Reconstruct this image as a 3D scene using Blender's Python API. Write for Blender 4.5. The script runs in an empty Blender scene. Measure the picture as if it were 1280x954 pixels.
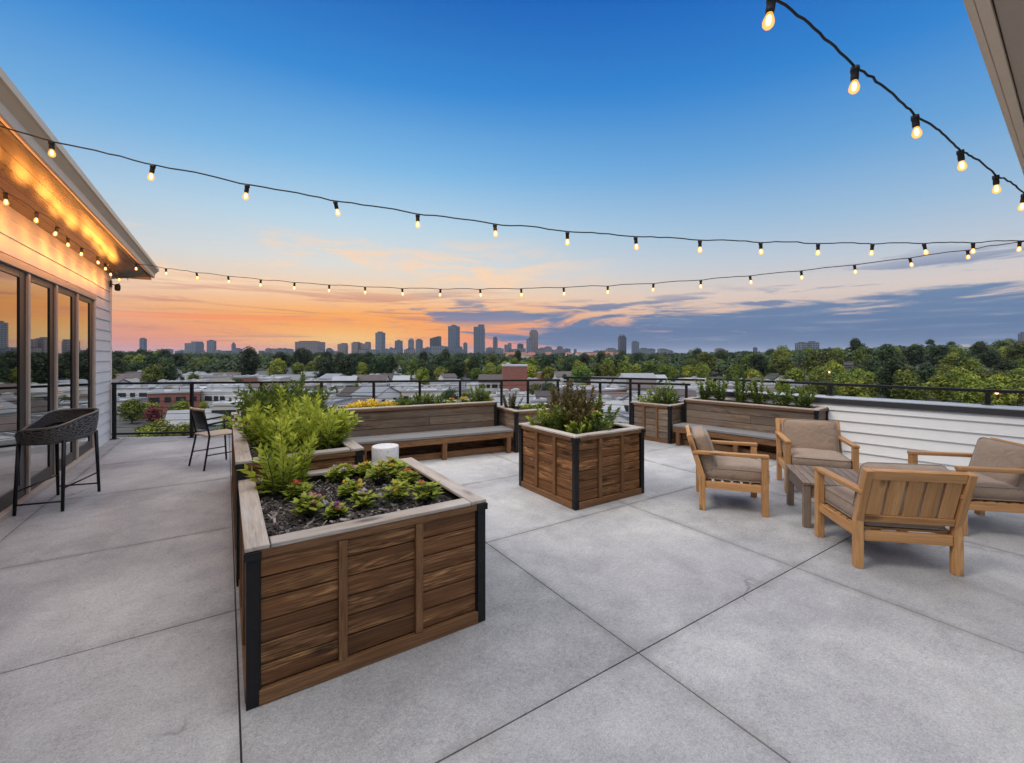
import bpy, bmesh, math, random
from mathutils import Vector, Matrix
R = math.radians
scene = bpy.context.scene
COL = scene.collection
V = Vector

def lin(r, g, b):
    f = lambda c: (c/255/12.92) if c/255 <= .04045 else ((c/255+.055)/1.055)**2.4
    return (f(r), f(g), f(b), 1.0)

# ------------------------------------------------------------------ camera
CAMZ = 1.6
YAW = R(33.1)
FW = V((math.sin(YAW), math.cos(YAW), 0)); RT = V((math.cos(YAW), -math.sin(YAW), 0))
cam = bpy.data.cameras.new('camera'); cam.lens = 548/1280*36; cam.sensor_width = 36; cam.sensor_fit = 'HORIZONTAL'
cam.shift_y = -34/1280; cam.clip_start = .05; cam.clip_end = 40000
co = bpy.data.objects.new('camera', cam); COL.objects.link(co)
co.location = (0, 0, CAMZ); co.rotation_euler = (R(90), 0, -YAW)
scene.camera = co
def polar(bearing, dist, z=0):            # a spot seen from the terrace: bearing right of the view axis (tan), distance along it
    p = FW*dist + RT*(bearing*dist); return V((p.x, p.y, z))

# ------------------------------------------------------------------ mesh helper
class MB:
    def __init__(s): s.v = []; s.f = []; s.gc = []; s.rn = []; s.sm = []
    def add(s, vs, fs, gc=None, rn=None, smooth=False):
        n = len(s.v); s.v += [tuple(v) for v in vs]
        s.gc += gc if gc else [tuple(v) for v in vs]
        r = random.random() if rn is None else rn
        s.rn += [r]*len(vs)
        for f in fs: s.f.append(tuple(i+n for i in f)); s.sm.append(smooth)
        return s
    def box(s, c, size, M=None, rn=None):
        c = V(c); hx, hy, hz = size[0]/2, size[1]/2, size[2]/2
        loc = [V((x, y, z)) for x in (-hx, hx) for y in (-hy, hy) for z in (-hz, hz)]
        order = sorted(range(3), key=lambda i: -size[i])
        off = V((random.random()*60, random.random()*60, random.random()*60))
        gc = [tuple(V((p[order[0]], p[order[1]], p[order[2]]))+off) for p in loc]
        vs = [(M @ p if M else p)+c for p in loc]
        fs = [(0, 1, 3, 2), (4, 6, 7, 5), (0, 4, 5, 1), (2, 3, 7, 6), (0, 2, 6, 4), (1, 5, 7, 3)]
        return s.add(vs, fs, gc, rn)
    def span(s, a, b, rn=None):            # box between two corners
        a = V(a); b = V(b); return s.box((a+b)/2, tuple(abs(x) for x in (b-a)), None, rn)
    def beam(s, p, q, w, h, up=(0, 0, 1)):
        p = V(p); q = V(q); d = q-p; L = d.length; x = d.normalized()
        u = V(up); y = u.cross(x)
        if y.length < 1e-4: y = V((0, 1, 0)).cross(x)
        y.normalize(); z = x.cross(y)
        M = Matrix((x, y, z)).transposed()
        return s.box((p+q)/2, (L, w, h), M)
    def tube(s, pts, r, n=8, cap=True, closed=False):
        pts = [V(p) for p in pts]; m = len(pts); rs = r if isinstance(r, (list, tuple)) else [r]*m
        vs = []; fs = []; prev = None
        for i, p in enumerate(pts):
            if closed: t = (pts[(i+1) % m]-pts[i-1]).normalized()
            else: t = (pts[min(i+1, m-1)]-pts[max(i-1, 0)]).normalized()
            if prev is None:
                a = V((0, 0, 1)) if abs(t.z) < .9 else V((1, 0, 0)); u = a.cross(t).normalized()
            else:
                u = (prev-t*prev.dot(t)).normalized()
            prev = u; w = t.cross(u)
            for k in range(n):
                an = 2*math.pi*k/n; vs.append(p+(u*math.cos(an)+w*math.sin(an))*rs[i])
        for i in range(m if closed else m-1):
            j = (i+1) % m
            for k in range(n):
                l = (k+1) % n; fs.append((i*n+k, i*n+l, j*n+l, j*n+k))
        if cap and not closed: fs += [tuple(range(n))[::-1], tuple((m-1)*n+k for k in range(n))]
        return s.add(vs, fs, smooth=True)
    def lathe(s, prof, n=24, c=(0, 0, 0), smooth=True):
        c = V(c); vs = []; fs = []; m = len(prof)
        for r, z in prof:
            for k in range(n):
                a = 2*math.pi*k/n; vs.append(c+V((r*math.cos(a), r*math.sin(a), z)))
        for i in range(m-1):
            for k in range(n):
                l = (k+1) % n; fs.append((i*n+k, i*n+l, (i+1)*n+l, (i+1)*n+k))
        fs += [tuple(range(n))[::-1], tuple((m-1)*n+k for k in range(n))]
        return s.add(vs, fs, smooth=smooth)
    def prism(s, prof, axis_from, axis_to, ex, ez):   # profile (a,b) swept between two points
        A = V(axis_from); B = V(axis_to); ex = V(ex); ez = V(ez); n = len(prof)
        vs = [A+ex*a+ez*b for a, b in prof]+[B+ex*a+ez*b for a, b in prof]
        fs = [(i, (i+1) % n, n+(i+1) % n, n+i) for i in range(n)]+[tuple(range(n))[::-1], tuple(range(n, 2*n))]
        return s.add(vs, fs)
    def build(s, name, mat, parent=None, bevel=0, seg=2, loc=None):
        me = bpy.data.meshes.new(name); me.from_pydata(s.v, [], s.f)
        a = me.attributes.new('gc', 'FLOAT_VECTOR', 'POINT'); a.data.foreach_set('vector', [c for g in s.gc for c in g])
        a = me.attributes.new('rnd', 'FLOAT', 'POINT'); a.data.foreach_set('value', s.rn)
        me.polygons.foreach_set('use_smooth', s.sm)
        bm = bmesh.new(); bm.from_mesh(me); bmesh.ops.recalc_face_normals(bm, faces=bm.faces) if len(s.f) < 4000 else None
        bm.to_mesh(me); bm.free()
        me.materials.append(mat); me.update()
        o = bpy.data.objects.new(name, me); COL.objects.link(o)
        if parent: o.parent = parent
        if loc is not None: o.location = loc
        if bevel:
            m = o.modifiers.new('bevel', 'BEVEL'); m.width = bevel; m.segments = seg; m.limit_method = 'ANGLE'; m.angle_limit = R(40)
        return o

def tag(o, label=None, cat=None, group=None, kind=None):
    if label: o['label'] = label
    if cat: o['category'] = cat
    if group: o['group'] = group
    if kind: o['kind'] = kind
    return o
def thing(name, label, cat, loc=(0, 0, 0), rz=0, group=None):
    o = bpy.data.objects.new(name, None); COL.objects.link(o); o.empty_display_size = .2
    o.location = loc; o.rotation_euler = (0, 0, rz); return tag(o, label, cat, group)
def dup(root, loc, rz, label=None, group=None, scale=None):
    r = root.copy(); COL.objects.link(r); r.location = loc; r.rotation_euler = (0, 0, rz)
    if label: r['label'] = label
    if group: r['group'] = group
    if scale: r.scale = scale
    for ch in list(root.children):
        c = ch.copy(); COL.objects.link(c); c.parent = r
        for g in list(ch.children):
            d = g.copy(); COL.objects.link(d); d.parent = c
    return r

# ------------------------------------------------------------------ materials
class NT:
    def __init__(s, name):
        s.m = bpy.data.materials.new(name); s.m.use_nodes = True; s.t = s.m.node_tree; s.n = s.t.nodes
        s.b = s.n['Principled BSDF']; s.out = s.n['Material Output']
    def new(s, typ, **kw):
        n = s.n.new(typ)
        for k, v in kw.items(): setattr(n, k, v)
        return n
    def link(s, a, b): s.t.links.new(a, b)
    def attr(s, name): return s.new('ShaderNodeAttribute', attribute_name=name)
    def obj(s): return s.new('ShaderNodeTexCoord').outputs['Object']
    def map(s, src, scale):
        m = s.new('ShaderNodeMapping'); m.inputs['Scale'].default_value = scale; s.link(src, m.inputs['Vector']); return m.outputs[0]
    def noise(s, src, scale, detail=4, rough=.55, dist=0):
        n = s.new('ShaderNodeTexNoise'); n.inputs['Scale'].default_value = scale; n.inputs['Detail'].default_value = detail
        n.inputs['Roughness'].default_value = rough; n.inputs['Distortion'].default_value = dist
        if src: s.link(src, n.inputs['Vector'])
        return n.outputs['Fac']
    def ramp(s, src, stops, interp='LINEAR'):
        r = s.new('ShaderNodeValToRGB'); r.color_ramp.interpolation = interp; e = r.color_ramp.elements
        while len(e) < len(stops): e.new(.5)
        for k, (p, c) in enumerate(stops):
            e[k].position = p; e[k].color = c if len(c) == 4 else (*c, 1)
        if src: s.link(src, r.inputs[0])
        return r.outputs[0]
    def math(s, op, a, b=None, c=None, clamp=False):
        n = s.new('ShaderNodeMath', operation=op); n.use_clamp = clamp
        for i, x in enumerate((a, b, c)):
            if x is None: continue
            if isinstance(x, (int, float)): n.inputs[i].default_value = x
            else: s.link(x, n.inputs[i])
        return n.outputs[0]
    def mix(s, fac, a, b, mode='MIX'):
        n = s.new('ShaderNodeMix', data_type='RGBA', blend_type=mode)
        for i, x in ((0, fac), (6, a), (7, b)):
            if isinstance(x, (int, float)): n.inputs[i].default_value = x
            elif isinstance(x, tuple): n.inputs[i].default_value = x if len(x) == 4 else (*x, 1)
            else: s.link(x, n.inputs[i])
        return n.outputs[2]
    def bump(s, h, strength=.3, dist=.01, nrm=None):
        n = s.new('ShaderNodeBump'); n.inputs['Strength'].default_value = strength; n.inputs['Distance'].default_value = dist
        s.link(h, n.inputs['Height'])
        if nrm: s.link(nrm, n.inputs['Normal'])
        s.link(n.outputs[0], s.b.inputs['Normal']); return n.outputs[0]
    def base(s, c):
        if isinstance(c, tuple): s.b.inputs['Base Color'].default_value = c if len(c) == 4 else (*c, 1)
        else: s.link(c, s.b.inputs['Base Color'])
    def rough(s, r):
        if isinstance(r, (int, float)): s.b.inputs['Roughness'].default_value = r
        else: s.link(r, s.b.inputs['Roughness'])

def wood(name, dark, mid, light, rough=.6, contrast=1.0, grey=None, grain=1.0, knots=True, bump=.35, boardvar=.35):
    t = NT(name); gc = t.attr('gc').outputs['Vector']; rn = t.attr('rnd').outputs['Fac']
    n1 = t.noise(t.map(gc, (.8, 13, 13)), 1.2*grain, 3, .5, .35)       # cathedral figure
    rings = t.math('FRACT', t.math('MULTIPLY', n1, 10))
    rings = t.math('ABSOLUTE', t.math('SUBTRACT', rings, .5))
    rings = t.math('POWER', t.math('MULTIPLY', rings, 2.0), 1.8)
    patch = t.ramp(t.noise(t.map(gc, (1.3, 8, 8)), 1.0*grain, 3, .5), [(.42, (0, 0, 0)), (.60, (1, 1, 1))])
    fine = t.noise(t.map(gc, (2.2, 120, 120)), 1.6*grain, 3, .65)
    streak = t.noise(t.map(gc, (.7, 24, 24)), 1.2*grain, 4, .6)
    broken = t.noise(t.map(gc, (11, 75, 75)), 1.0, 3, .6)
    f = t.math('ADD', t.math('MULTIPLY', t.math('MULTIPLY', rings, patch), .34*contrast), t.math('ADD', t.math('MULTIPLY', fine, .5), t.math('MULTIPLY', streak, .46)))
    f = t.math('ADD', f, t.math('MULTIPLY', t.math('MULTIPLY', t.math('SUBTRACT', broken, .5), patch), .75*contrast))
    f = t.math('SUBTRACT', f, .06)
    c = t.ramp(f, [(.18, dark), (.45, mid), (.85, light)])
    if knots:
        vo = t.new('ShaderNodeTexVoronoi'); vo.inputs['Scale'].default_value = 1.0; t.link(t.map(gc, (2.6, 8, 8)), vo.inputs['Vector'])
        k = t.ramp(vo.outputs['Distance'], [(.10, (1, 1, 1)), (.26, (0, 0, 0))])
        c = t.mix(t.math('MULTIPLY', k, .75), c, tuple(x*.35 for x in dark[:3]))
    if grey:
        w = t.ramp(t.noise(t.map(gc, (1.4, 6, 6)), 1.1, 4), [(.35, (0, 0, 0)), (.68, (1, 1, 1))])
        c = t.mix(t.math('MULTIPLY', w, .75), c, grey)
    bv = t.math('ADD', 1-boardvar/2, t.math('MULTIPLY', rn, boardvar))
    cc = t.new('ShaderNodeCombineColor'); [t.link(bv, cc.inputs[i]) for i in range(3)]
    c = t.mix(1.0, c, cc.outputs[0], 'MULTIPLY')
    t.base(c); t.rough(rough)
    t.b.inputs['Specular IOR Level'].default_value = .3
    t.bump(f, bump, .004)
    return t.m

def plain(name, color, rough=.5, metal=0, var=.12, nscale=30, bump=.0, spec=.5, per=0):
    t = NT(name); o = t.obj(); n = t.noise(o, nscale, 4)
    c = t.mix(t.math('MULTIPLY', n, 1.0), tuple(x*(1-var) for x in color[:3]), tuple(min(1, x*(1+var)) for x in color[:3]))
    if per:
        oi = t.new('ShaderNodeObjectInfo').outputs['Random']; cc = t.new('ShaderNodeCombineColor'); vv = t.math('ADD', 1-per, t.math('MULTIPLY', oi, per*1.5)); [t.link(vv, cc.inputs[k]) for k in range(3)]; c = t.mix(1.0, c, cc.outputs[0], 'MULTIPLY')
    t.base(c); t.rough(rough); t.b.inputs['Metallic'].default_value = metal; t.b.inputs['Specular IOR Level'].default_value = spec
    if bump: t.bump(n, bump, .003)
    return t.m

def leafmat(name, dark, light, trans=.35, tip=None, per_object=0.0, rough=.5):
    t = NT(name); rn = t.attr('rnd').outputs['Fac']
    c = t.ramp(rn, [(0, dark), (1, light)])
    if per_object:
        oi = t.new('ShaderNodeObjectInfo').outputs['Random']
        hs = t.new('ShaderNodeHueSaturation'); t.link(c, hs.inputs['Color'])
        t.link(t.math('ADD', .5-.035*per_object, t.math('MULTIPLY', oi, .06*per_object)), hs.inputs['Hue'])
        oi2 = t.math('FRACT', t.math('MULTIPLY', oi, 7.31))
        t.link(t.math('ADD', 1-.45*per_object, t.math('MULTIPLY', oi2, 1.0*per_object)), hs.inputs['Value'])
        c = hs.outputs[0]
    t.base(c); t.rough(rough); t.b.inputs['Specular IOR Level'].default_value = .25
    tr = t.new('ShaderNodeBsdfTranslucent'); t.link(c, tr.inputs['Color'])
    ms = t.new('ShaderNodeMixShader'); ms.inputs[0].default_value = trans
    t.link(t.b.outputs[0], ms.inputs[1]); t.link(tr.outputs[0], ms.inputs[2]); t.link(ms.outputs[0], t.out.inputs['Surface'])
    return t.m

JX = [-1.62, .05, 1.85, 3.58, 5.3, 7.0]; JY = [-1.75, -.07, 1.6, 3.24, 4.82, 6.75, 8.55, 10.2]
def concrete():
    t = NT('concrete'); o = t.obj(); rn = t.attr('rnd').outputs['Fac']
    big = t.noise(o, .7, 5, .6); mid = t.noise(o, 5, 6, .65, .4); fine = t.noise(o, 42, 6, .8); vfine = t.noise(o, 130, 3, .7)
    f = t.math('ADD', t.math('ADD', t.math('MULTIPLY', big, .38), t.math('MULTIPLY', mid, .34)), t.math('ADD', t.math('MULTIPLY', fine, .55), t.math('MULTIPLY', vfine, .38)))
    f = t.math('ADD', f, t.math('MULTIPLY', t.math('SUBTRACT', rn, .5), .075))
    c = t.ramp(f, [(.56, (.16, .16, .165)), (.80, (.36, .362, .37)), (1.06 if False else 1.0, (.50, .50, .50))])
    gr = t.ramp(t.noise(o, 115, 5, .85, .6), [(.34, (.70, .70, .71)), (.5, (1, 1, 1)), (.66, (1.2, 1.2, 1.2))]); c = t.mix(1.0, c, gr, 'MULTIPLY')
    sp = t.new('ShaderNodeSeparateXYZ'); t.link(o, sp.inputs[0]); dm = None
    for ax, vals in ((0, JX), (1, JY)):
        for v in vals:
            dd = t.math('ABSOLUTE', t.math('SUBTRACT', sp.outputs[ax], v)); dm = dd if dm is None else t.math('MINIMUM', dm, dd)
    dirt = t.ramp(t.math('ADD', t.math('MULTIPLY', dm, 3.2), t.math('MULTIPLY', t.noise(o, 3.5, 6, .7), .9)), [(.40, (1, 1, 1)), (.66, (0, 0, 0))])
    c = t.mix(t.math('MULTIPLY', dirt, .42), c, (.17, .163, .155))
    st = t.ramp(t.noise(o, .55, 3, .5, .8), [(.40, (.80, .80, .81)), (.62, (1.08, 1.08, 1.07))]); c = t.mix(1.0, c, st, 'MULTIPLY')
    drip = t.ramp(t.noise(t.map(o, (1.0, .35, 1)), 1.9, 5, .6, .6), [(.60, (0, 0, 0)), (.66, (1, 1, 1)), (.72, (.35, .35, .35))]); c = t.mix(t.math('MULTIPLY', drip, .22), c, (.20, .195, .19))
    cr = t.new('ShaderNodeTexVoronoi', feature='DISTANCE_TO_EDGE'); cr.inputs['Scale'].default_value = .22; wv = t.new('ShaderNodeVectorMath', operation='ADD'); t.link(o, wv.inputs[0])
    wn = t.new('ShaderNodeTexNoise'); wn.inputs['Scale'].default_value = 1.7; wn.inputs['Detail'].default_value = 6; t.link(o, wn.inputs['Vector']); ws = t.new('ShaderNodeVectorMath', operation='SCALE'); ws.inputs['Scale'].default_value = .9; t.link(wn.outputs['Color'], ws.inputs[0]); t.link(ws.outputs[0], wv.inputs[1]); t.link(wv.outputs[0], cr.inputs['Vector'])
    crk = t.math('MULTIPLY', t.ramp(cr.outputs['Distance'], [(.0006, (1, 1, 1)), (.0016, (0, 0, 0))]), t.ramp(t.noise(o, .8, 2), [(.52, (0, 0, 0)), (.6, (1, 1, 1))])); c = t.mix(t.math('MULTIPLY', crk, .6), c, (.09, .09, .09))
    pits = t.ramp(t.noise(o, 120, 2, .5), [(.29, (1, 1, 1)), (.34, (0, 0, 0))])
    c = t.mix(t.math('MULTIPLY', pits, .5), c, (.10, .10, .10))
    vo = t.ramp(t.noise(o, 2.1, 7, .72, 1.5), [(.60, (0, 0, 0)), (.72, (1, 1, 1))])
    c = t.mix(t.math('MULTIPLY', vo, .35), c, (.22, .21, .205))
    t.base(c); t.rough(t.math('ADD', .55, t.math('MULTIPLY', mid, .3))); t.b.inputs['Specular IOR Level'].default_value = .35
    t.bump(t.math('ADD', fine, t.math('MULTIPLY', vfine, .6)), .45, .004)
    return t.m

M = {}
M['concrete'] = concrete()
M['joint'] = plain('joint_filler', (.035, .035, .037), .9)
M['wood'] = wood('stained_planter_wood', (.022, .009, .004), (.135, .058, .021), (.42, .225, .095), .6, 1.0, None, 1.0, True, .6, .55)
M['wood_far'] = wood('weathered_planter_wood', (.035, .023, .015), (.135, .09, .058), (.32, .23, .16), .7, .9, (.17, .14, .115), 1.0, True, .5, .5)
M['batten'] = wood('batten_wood', (.045, .021, .009), (.15, .072, .03), (.27, .145, .066), .6, .7, None, 1.2, False, .35, .2)
M['rim'] = wood('weathered_rim_wood', (.15, .12, .092), (.32, .265, .215), (.52, .45, .385), .7, .6, (.44, .42, .40), 1.0, True, .35, .25)
M['bench'] = wood('weathered_bench_wood', (.09, .085, .085), (.17, .165, .165), (.28, .275, .275), .55, .5, (.21, .215, .225), 1.0, False, .3, .2)
M['teak'] = wood('teak', (.225, .105, .038), (.46, .24, .095), (.68, .415, .195), .5, .45, None, .9, True, .18, .25)
M['table'] = wood('grey_table_wood', (.06, .038, .025), (.165, .113, .078), (.31, .235, .175), .6, .7, (.20, .162, .135), 1.1, False, .4, .35)
M['soffit'] = wood('varnished_soffit_wood', (.055, .028, .012), (.10, .055, .025), (.16, .09, .042), .26, .4, None, .8, False, .08, .2)
M['steel'] = plain('black_steel', (.008, .008, .009), .45, .0, .3, 40, .05, .3)
M['white_paint'] = plain('white_siding_paint', (.76, .75, .73), .5, 0, .05, 9, .05)
M['trim'] = plain('cream_trim', (.46, .40, .33), .4, 0, .06, 12)
M['gutter'] = plain('gutter_metal', (.76, .56, .39), .35, .05, .06, 12)
M['trim_warm'] = plain('warm_beige_trim', (.72, .58, .45), .5, 0, .06, 12)
M['cap'] = plain('parapet_cap_metal', (.42, .44, .46), .45, .2, .08, 6)
M['fascia_dark'] = plain('dark_fascia', (.03, .03, .033), .5, 0, .2)
M['eave_soffit'] = plain('painted_eave', (.46, .38, .31), .7, 0, .08, 14)
M['sash'] = plain('dark_bronze_sash', (.014, .011, .009), .35, .2, .2)
M['roofing'] = plain('shingle_roof', (.11, .105, .10), .9, 0, .3, 40)
def glassmat():
    t = NT('coated_door_glass'); t.base((.47, .45, .42)); t.b.inputs['Metallic'].default_value = 1; t.rough(.015); return t.m
M['glass'] = glassmat()
def fabric():
    t = NT('taupe_fabric'); o = t.obj(); n = t.noise(o, 6, 4); w = t.noise(o, 420, 2, .6)
    c = t.ramp(n, [(.3, (.275, .198, .142)), (.7, (.345, .255, .19))]); c = t.mix(t.math('MULTIPLY', w, .35), c, (.19, .145, .11))
    t.base(c); t.rough(.9); t.b.inputs['Sheen Weight'].default_value = .25; t.b.inputs['Specular IOR Level'].default_value = .15
    t.bump(t.math('ADD', t.noise(o, 8, 4, .55, 1.2), t.math('MULTIPLY', w, .12)), .6, .03); return t.m
M['fabric'] = fabric()
M['piping'] = plain('piping_cord', (.25, .2, .155), .9)
def soil():
    t = NT('mulch_soil'); o = t.obj(); a = t.noise(o, 45, 6, .75); b = t.noise(o, 7, 3)
    c = t.ramp(t.math('ADD', t.math('MULTIPLY', a, .8), t.math('MULTIPLY', b, .25)), [(.35, (.02, .017, .016)), (.6, (.085, .073, .066)), (.8, (.24, .215, .195))])
    t.base(c); t.rough(.95); t.bump(a, .9, .03); return t.m
M['soil'] = soil()
def chip():
    t = NT('bark_chip'); c = t.ramp(t.attr('rnd').outputs['Fac'], [(0, (.022, .018, .016)), (.6, (.085, .072, .064)), (1, (.32, .285, .26))]); t.base(c); t.rough(.9); return t.m
M['chip'] = chip()
M['fern'] = leafmat('bright_fern_leaf', (.12, .18, .014), (.54, .60, .075), .4)
M['fern_dark'] = leafmat('dark_fern_leaf', (.028, .058, .011), (.17, .23, .035), .35)
M['shrub'] = leafmat('shrub_leaf', (.03, .065, .012), (.19, .25, .04), .35)
M['bronze'] = leafmat('bronze_leaf', (.045, .028, .016), (.18, .15, .05), .3)
M['lantana'] = leafmat('lantana_leaf', (.04, .085, .014), (.40, .45, .065), .35)
for nm, c in dict(orange=(.72, .24, .10), pink=(.66, .26, .30), yellow=(.82, .56, .08), purple=(.42, .17, .42), red=(.6, .12, .08), white=(.7, .66, .66)).items():
    M['fl_'+nm] = leafmat('petal_'+nm, tuple(x*.75 for x in c), c, .3)
M['gold'] = leafmat('golden_leaf', (.6, .4, .02), (.85, .68, .09), .3)
M['stem'] = plain('green_stem', (.07, .08, .025), .7)
M['bark'] = plain('bark', (.06, .045, .035), .9, 0, .35, 6)
M['tree'] = leafmat('tree_leaf', (.02, .043, .007), (.15, .19, .02), .2, per_object=.9)
M['tree_lime'] = leafmat('light_tree_leaf', (.05, .085, .008), (.26, .285, .028), .22, per_object=.6)
M['tree_dark'] = leafmat('dark_tree_leaf', (.012, .028, .009), (.036, .062, .016), .25, per_object=.8)
M['tree_red'] = leafmat('autumn_leaf', (.085, .012, .012), (.21, .03, .025), .3, per_object=.5)
M['tree_gold'] = leafmat('golden_tree_leaf', (.22, .12, .015), (.5, .3, .03), .3)
def socketm(): return plain('rubber_socket', (.012, .011, .011), .6)
M['rubber'] = socketm()
def bulb():
    t = NT('lit_amber_bulb_glass'); lw = t.new('ShaderNodeLayerWeight'); lw.inputs['Blend'].default_value = .4
    em = t.new('ShaderNodeEmission'); t.link(t.ramp(lw.outputs['Facing'], [(0, (1.0, .62, .20)), (.5, (1.0, .45, .09)), (1, (.9, .30, .04))]), em.inputs['Color']); em.inputs['Strength'].default_value = 1.7
    tr = t.new('ShaderNodeBsdfTransparent'); tr.inputs['Color'].default_value = (1, .86, .6, 1)
    ms = t.new('ShaderNodeMixShader'); t.link(t.ramp(lw.outputs['Facing'], [(0, (.5, .5, .5)), (.6, (.7, .7, .7)), (1, (.95, .95, .95))]), ms.inputs[0])
    t.link(tr.outputs[0], ms.inputs[1]); t.link(em.outputs[0], ms.inputs[2]); t.link(ms.outputs[0], t.out.inputs['Surface']); return t.m
def filament():
    t = NT('glowing_filament'); t.b.inputs['Emission Color'].default_value = (1, .66, .28, 1); t.b.inputs['Emission Strength'].default_value = 16; return t.m
M['filament'] = filament()
M['bulb'] = bulb()
def terraz():
    t = NT('white_speckled_ceramic'); o = t.obj(); n = t.noise(o, 60, 2); c = t.ramp(n, [(.33, (.32, .32, .33)), (.42, (.6, .6, .6))]); t.base(c); t.rough(.6); return t.m
M['ceramic'] = terraz()
def wicker():
    t = NT('black_wicker'); o = t.obj(); ck = t.new('ShaderNodeTexWave', wave_type='BANDS', bands_direction='Z'); ck.inputs['Scale'].default_value = 22; ck.inputs['Distortion'].default_value = 5
    ck.inputs['Detail'].default_value = 2; ck.inputs['Detail Scale'].default_value = 3; t.link(o, ck.inputs['Vector'])
    c = t.ramp(ck.outputs['Fac'], [(.2, (.01, .009, .009)), (.9, (.075, .068, .062))]); t.base(c); t.rough(.45); t.bump(ck.outputs['Fac'], .8, .01); return t.m
M['wicker'] = wicker()
M['plywood'] = wood('pale_seat_wood', (.34, .25, .17), (.46, .36, .26), (.56, .46, .35), .5, .3, None, .9, False, .05, .1)

# ------------------------------------------------------------------ world (dusk sky)
def make_world():
    w = bpy.data.worlds.new('World'); scene.world = w; w.use_nodes = True
    t = NT.__new__(NT); t.t = w.node_tree; t.n = t.t.nodes
    bg = t.n['Background']; out = t.n['World Output']
    tc = t.new('ShaderNodeTexCoord'); nv = t.new('ShaderNodeVectorMath', operation='NORMALIZE'); t.link(tc.outputs['Generated'], nv.inputs[0]); d = nv.outputs[0]
    def dot(v):
        n = t.new('ShaderNodeVectorMath', operation='DOT_PRODUCT'); t.link(d, n.inputs[0]); n.inputs[1].default_value = v; return n.outputs['Value']
    z = dot((0, 0, 1)); f = dot(FW); r = dot(RT)
    az = t.math('ARCTAN2', r, f)                             # bearing right of the view axis, radians
    zc = t.math('MAXIMUM', z, 0)
    west = t.ramp(zc, [(0, lin(196, 104, 84)), (.018, lin(250, 118, 58)), (.05, lin(255, 142, 48)), (.085, lin(255, 172, 80)), (.135, lin(247, 210, 170)),
                       (.19, lin(222, 221, 216)), (.27, lin(188, 214, 230)), (.38, lin(126, 184, 228)), (.51, lin(56, 138, 212)), (.66, lin(14, 92, 180))])
    east = t.ramp(zc, [(0, lin(128, 140, 166)), (.03, lin(160, 160, 176)), (.075, lin(206, 186, 180)), (.12, lin(214, 202, 198)), (.175, lin(188, 199, 212)),
                       (.25, lin(152, 186, 216)), (.36, lin(100, 160, 214)), (.48, lin(48, 130, 206)), (.62, lin(16, 96, 186))])
    s = t.math('SUBTRACT', az, -.33); s = t.math('MULTIPLY', s, s)
    s = t.math('POWER', 2.718, t.math('MULTIPLY', s, -2.6))   # sunset side
    sky = t.mix(s, east, west)
    # glow just above the sunken sun
    a1 = t.math('ADD', az, .36); g = t.math('ADD', t.math('MULTIPLY', t.math('MULTIPLY', a1, a1), 22), t.math('MULTIPLY', t.math('POWER', t.math('ABSOLUTE', t.math('SUBTRACT', zc, .03)), 2.0), 900))
    g = t.math('POWER', 2.718, t.math('MULTIPLY', g, -1.0))
    sky = t.mix(t.math('MULTIPLY', g, .92), sky, lin(255, 200, 100))
    def coords(sa, sz, off=0):
        c = t.new('ShaderNodeCombineXYZ'); t.link(t.math('MULTIPLY', az, sa), c.inputs[0]); t.link(t.math('MULTIPLY', z, sz), c.inputs[1]); c.inputs[2].default_value = off; return c.outputs[0]
    def step(x, a, b):
        n = t.new('ShaderNodeMapRange', interpolation_type='SMOOTHSTEP'); n.inputs[1].default_value = a; n.inputs[2].default_value = b; t.link(x, n.inputs[0]); return n.outputs[0]
    # high pale cirrus on the sunset side
    n1 = t.noise(coords(5, 26, 3.1), 1.0, 7, .6, .6)
    band = t.math('MULTIPLY', step(zc, .09, .15), t.math('SUBTRACT', 1, step(zc, .19, .27)))
    c1 = t.math('MULTIPLY', t.math('MULTIPLY', step(n1, .44, .64), band), step(s, .35, .9))
    sky = t.mix(t.math('MULTIPLY', c1, .85), sky, lin(255, 214, 176))
    # mauve streaks low over the sunset
    n2 = t.noise(coords(3.2, 60, 7.7), 1.0, 6, .6, .8)
    c2 = t.math('MULTIPLY', t.math('MULTIPLY', step(n2, .5, .66), t.math('SUBTRACT', 1, step(zc, .10, .165))), step(s, .3, .9))
    sky = t.mix(t.math('MULTIPLY', c2, .75), sky, lin(196, 126, 112))
    n2b = t.noise(coords(2.2, 75, 21.7), 1.0, 6, .6, .6)
    c2b = t.math('MULTIPLY', t.math('MULTIPLY', step(n2b, .5, .64), t.math('SUBTRACT', 1, step(zc, .06, .11))), step(s, .3, .9))
    sky = t.mix(t.math('MULTIPLY', c2b, .6), sky, lin(255, 132, 78))
    # slate cloud bank low on the right
    n3 = t.noise(coords(4.2, 34, 1.3), 1.0, 9, .62, .6)
    prof = t.math('MULTIPLY', t.math('POWER', t.math('ABSOLUTE', t.math('DIVIDE', t.math('SUBTRACT', zc, .034), .056)), 2.0), -.20)
    bias = t.math('ADD', prof, t.math('MULTIPLY', t.math('SUBTRACT', step(az, -.30, .32), .5), .45))
    c3 = step(t.math('ADD', n3, bias), .44, .585)
    slate = t.ramp(zc, [(0, lin(68, 104, 146)), (.05, lin(72, 108, 152)), (.12, lin(98, 130, 168))])
    n3b = t.noise(coords(5, 70, 11.0), 1.0, 7, .6, .8)
    slate = t.mix(t.math('MULTIPLY', step(n3b, .47, .68), .55), slate, lin(112, 138, 170))
    sky = t.mix(t.math('MULTIPLY', c3, t.math('SUBTRACT', .96, t.math('MULTIPLY', step(n3b, .58, .74), .45))), sky, slate)
    # a few loose slate clouds above the bank
    n4 = t.noise(coords(4.5, 42, 5.9), 1.0, 6, .55, .4)
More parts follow.
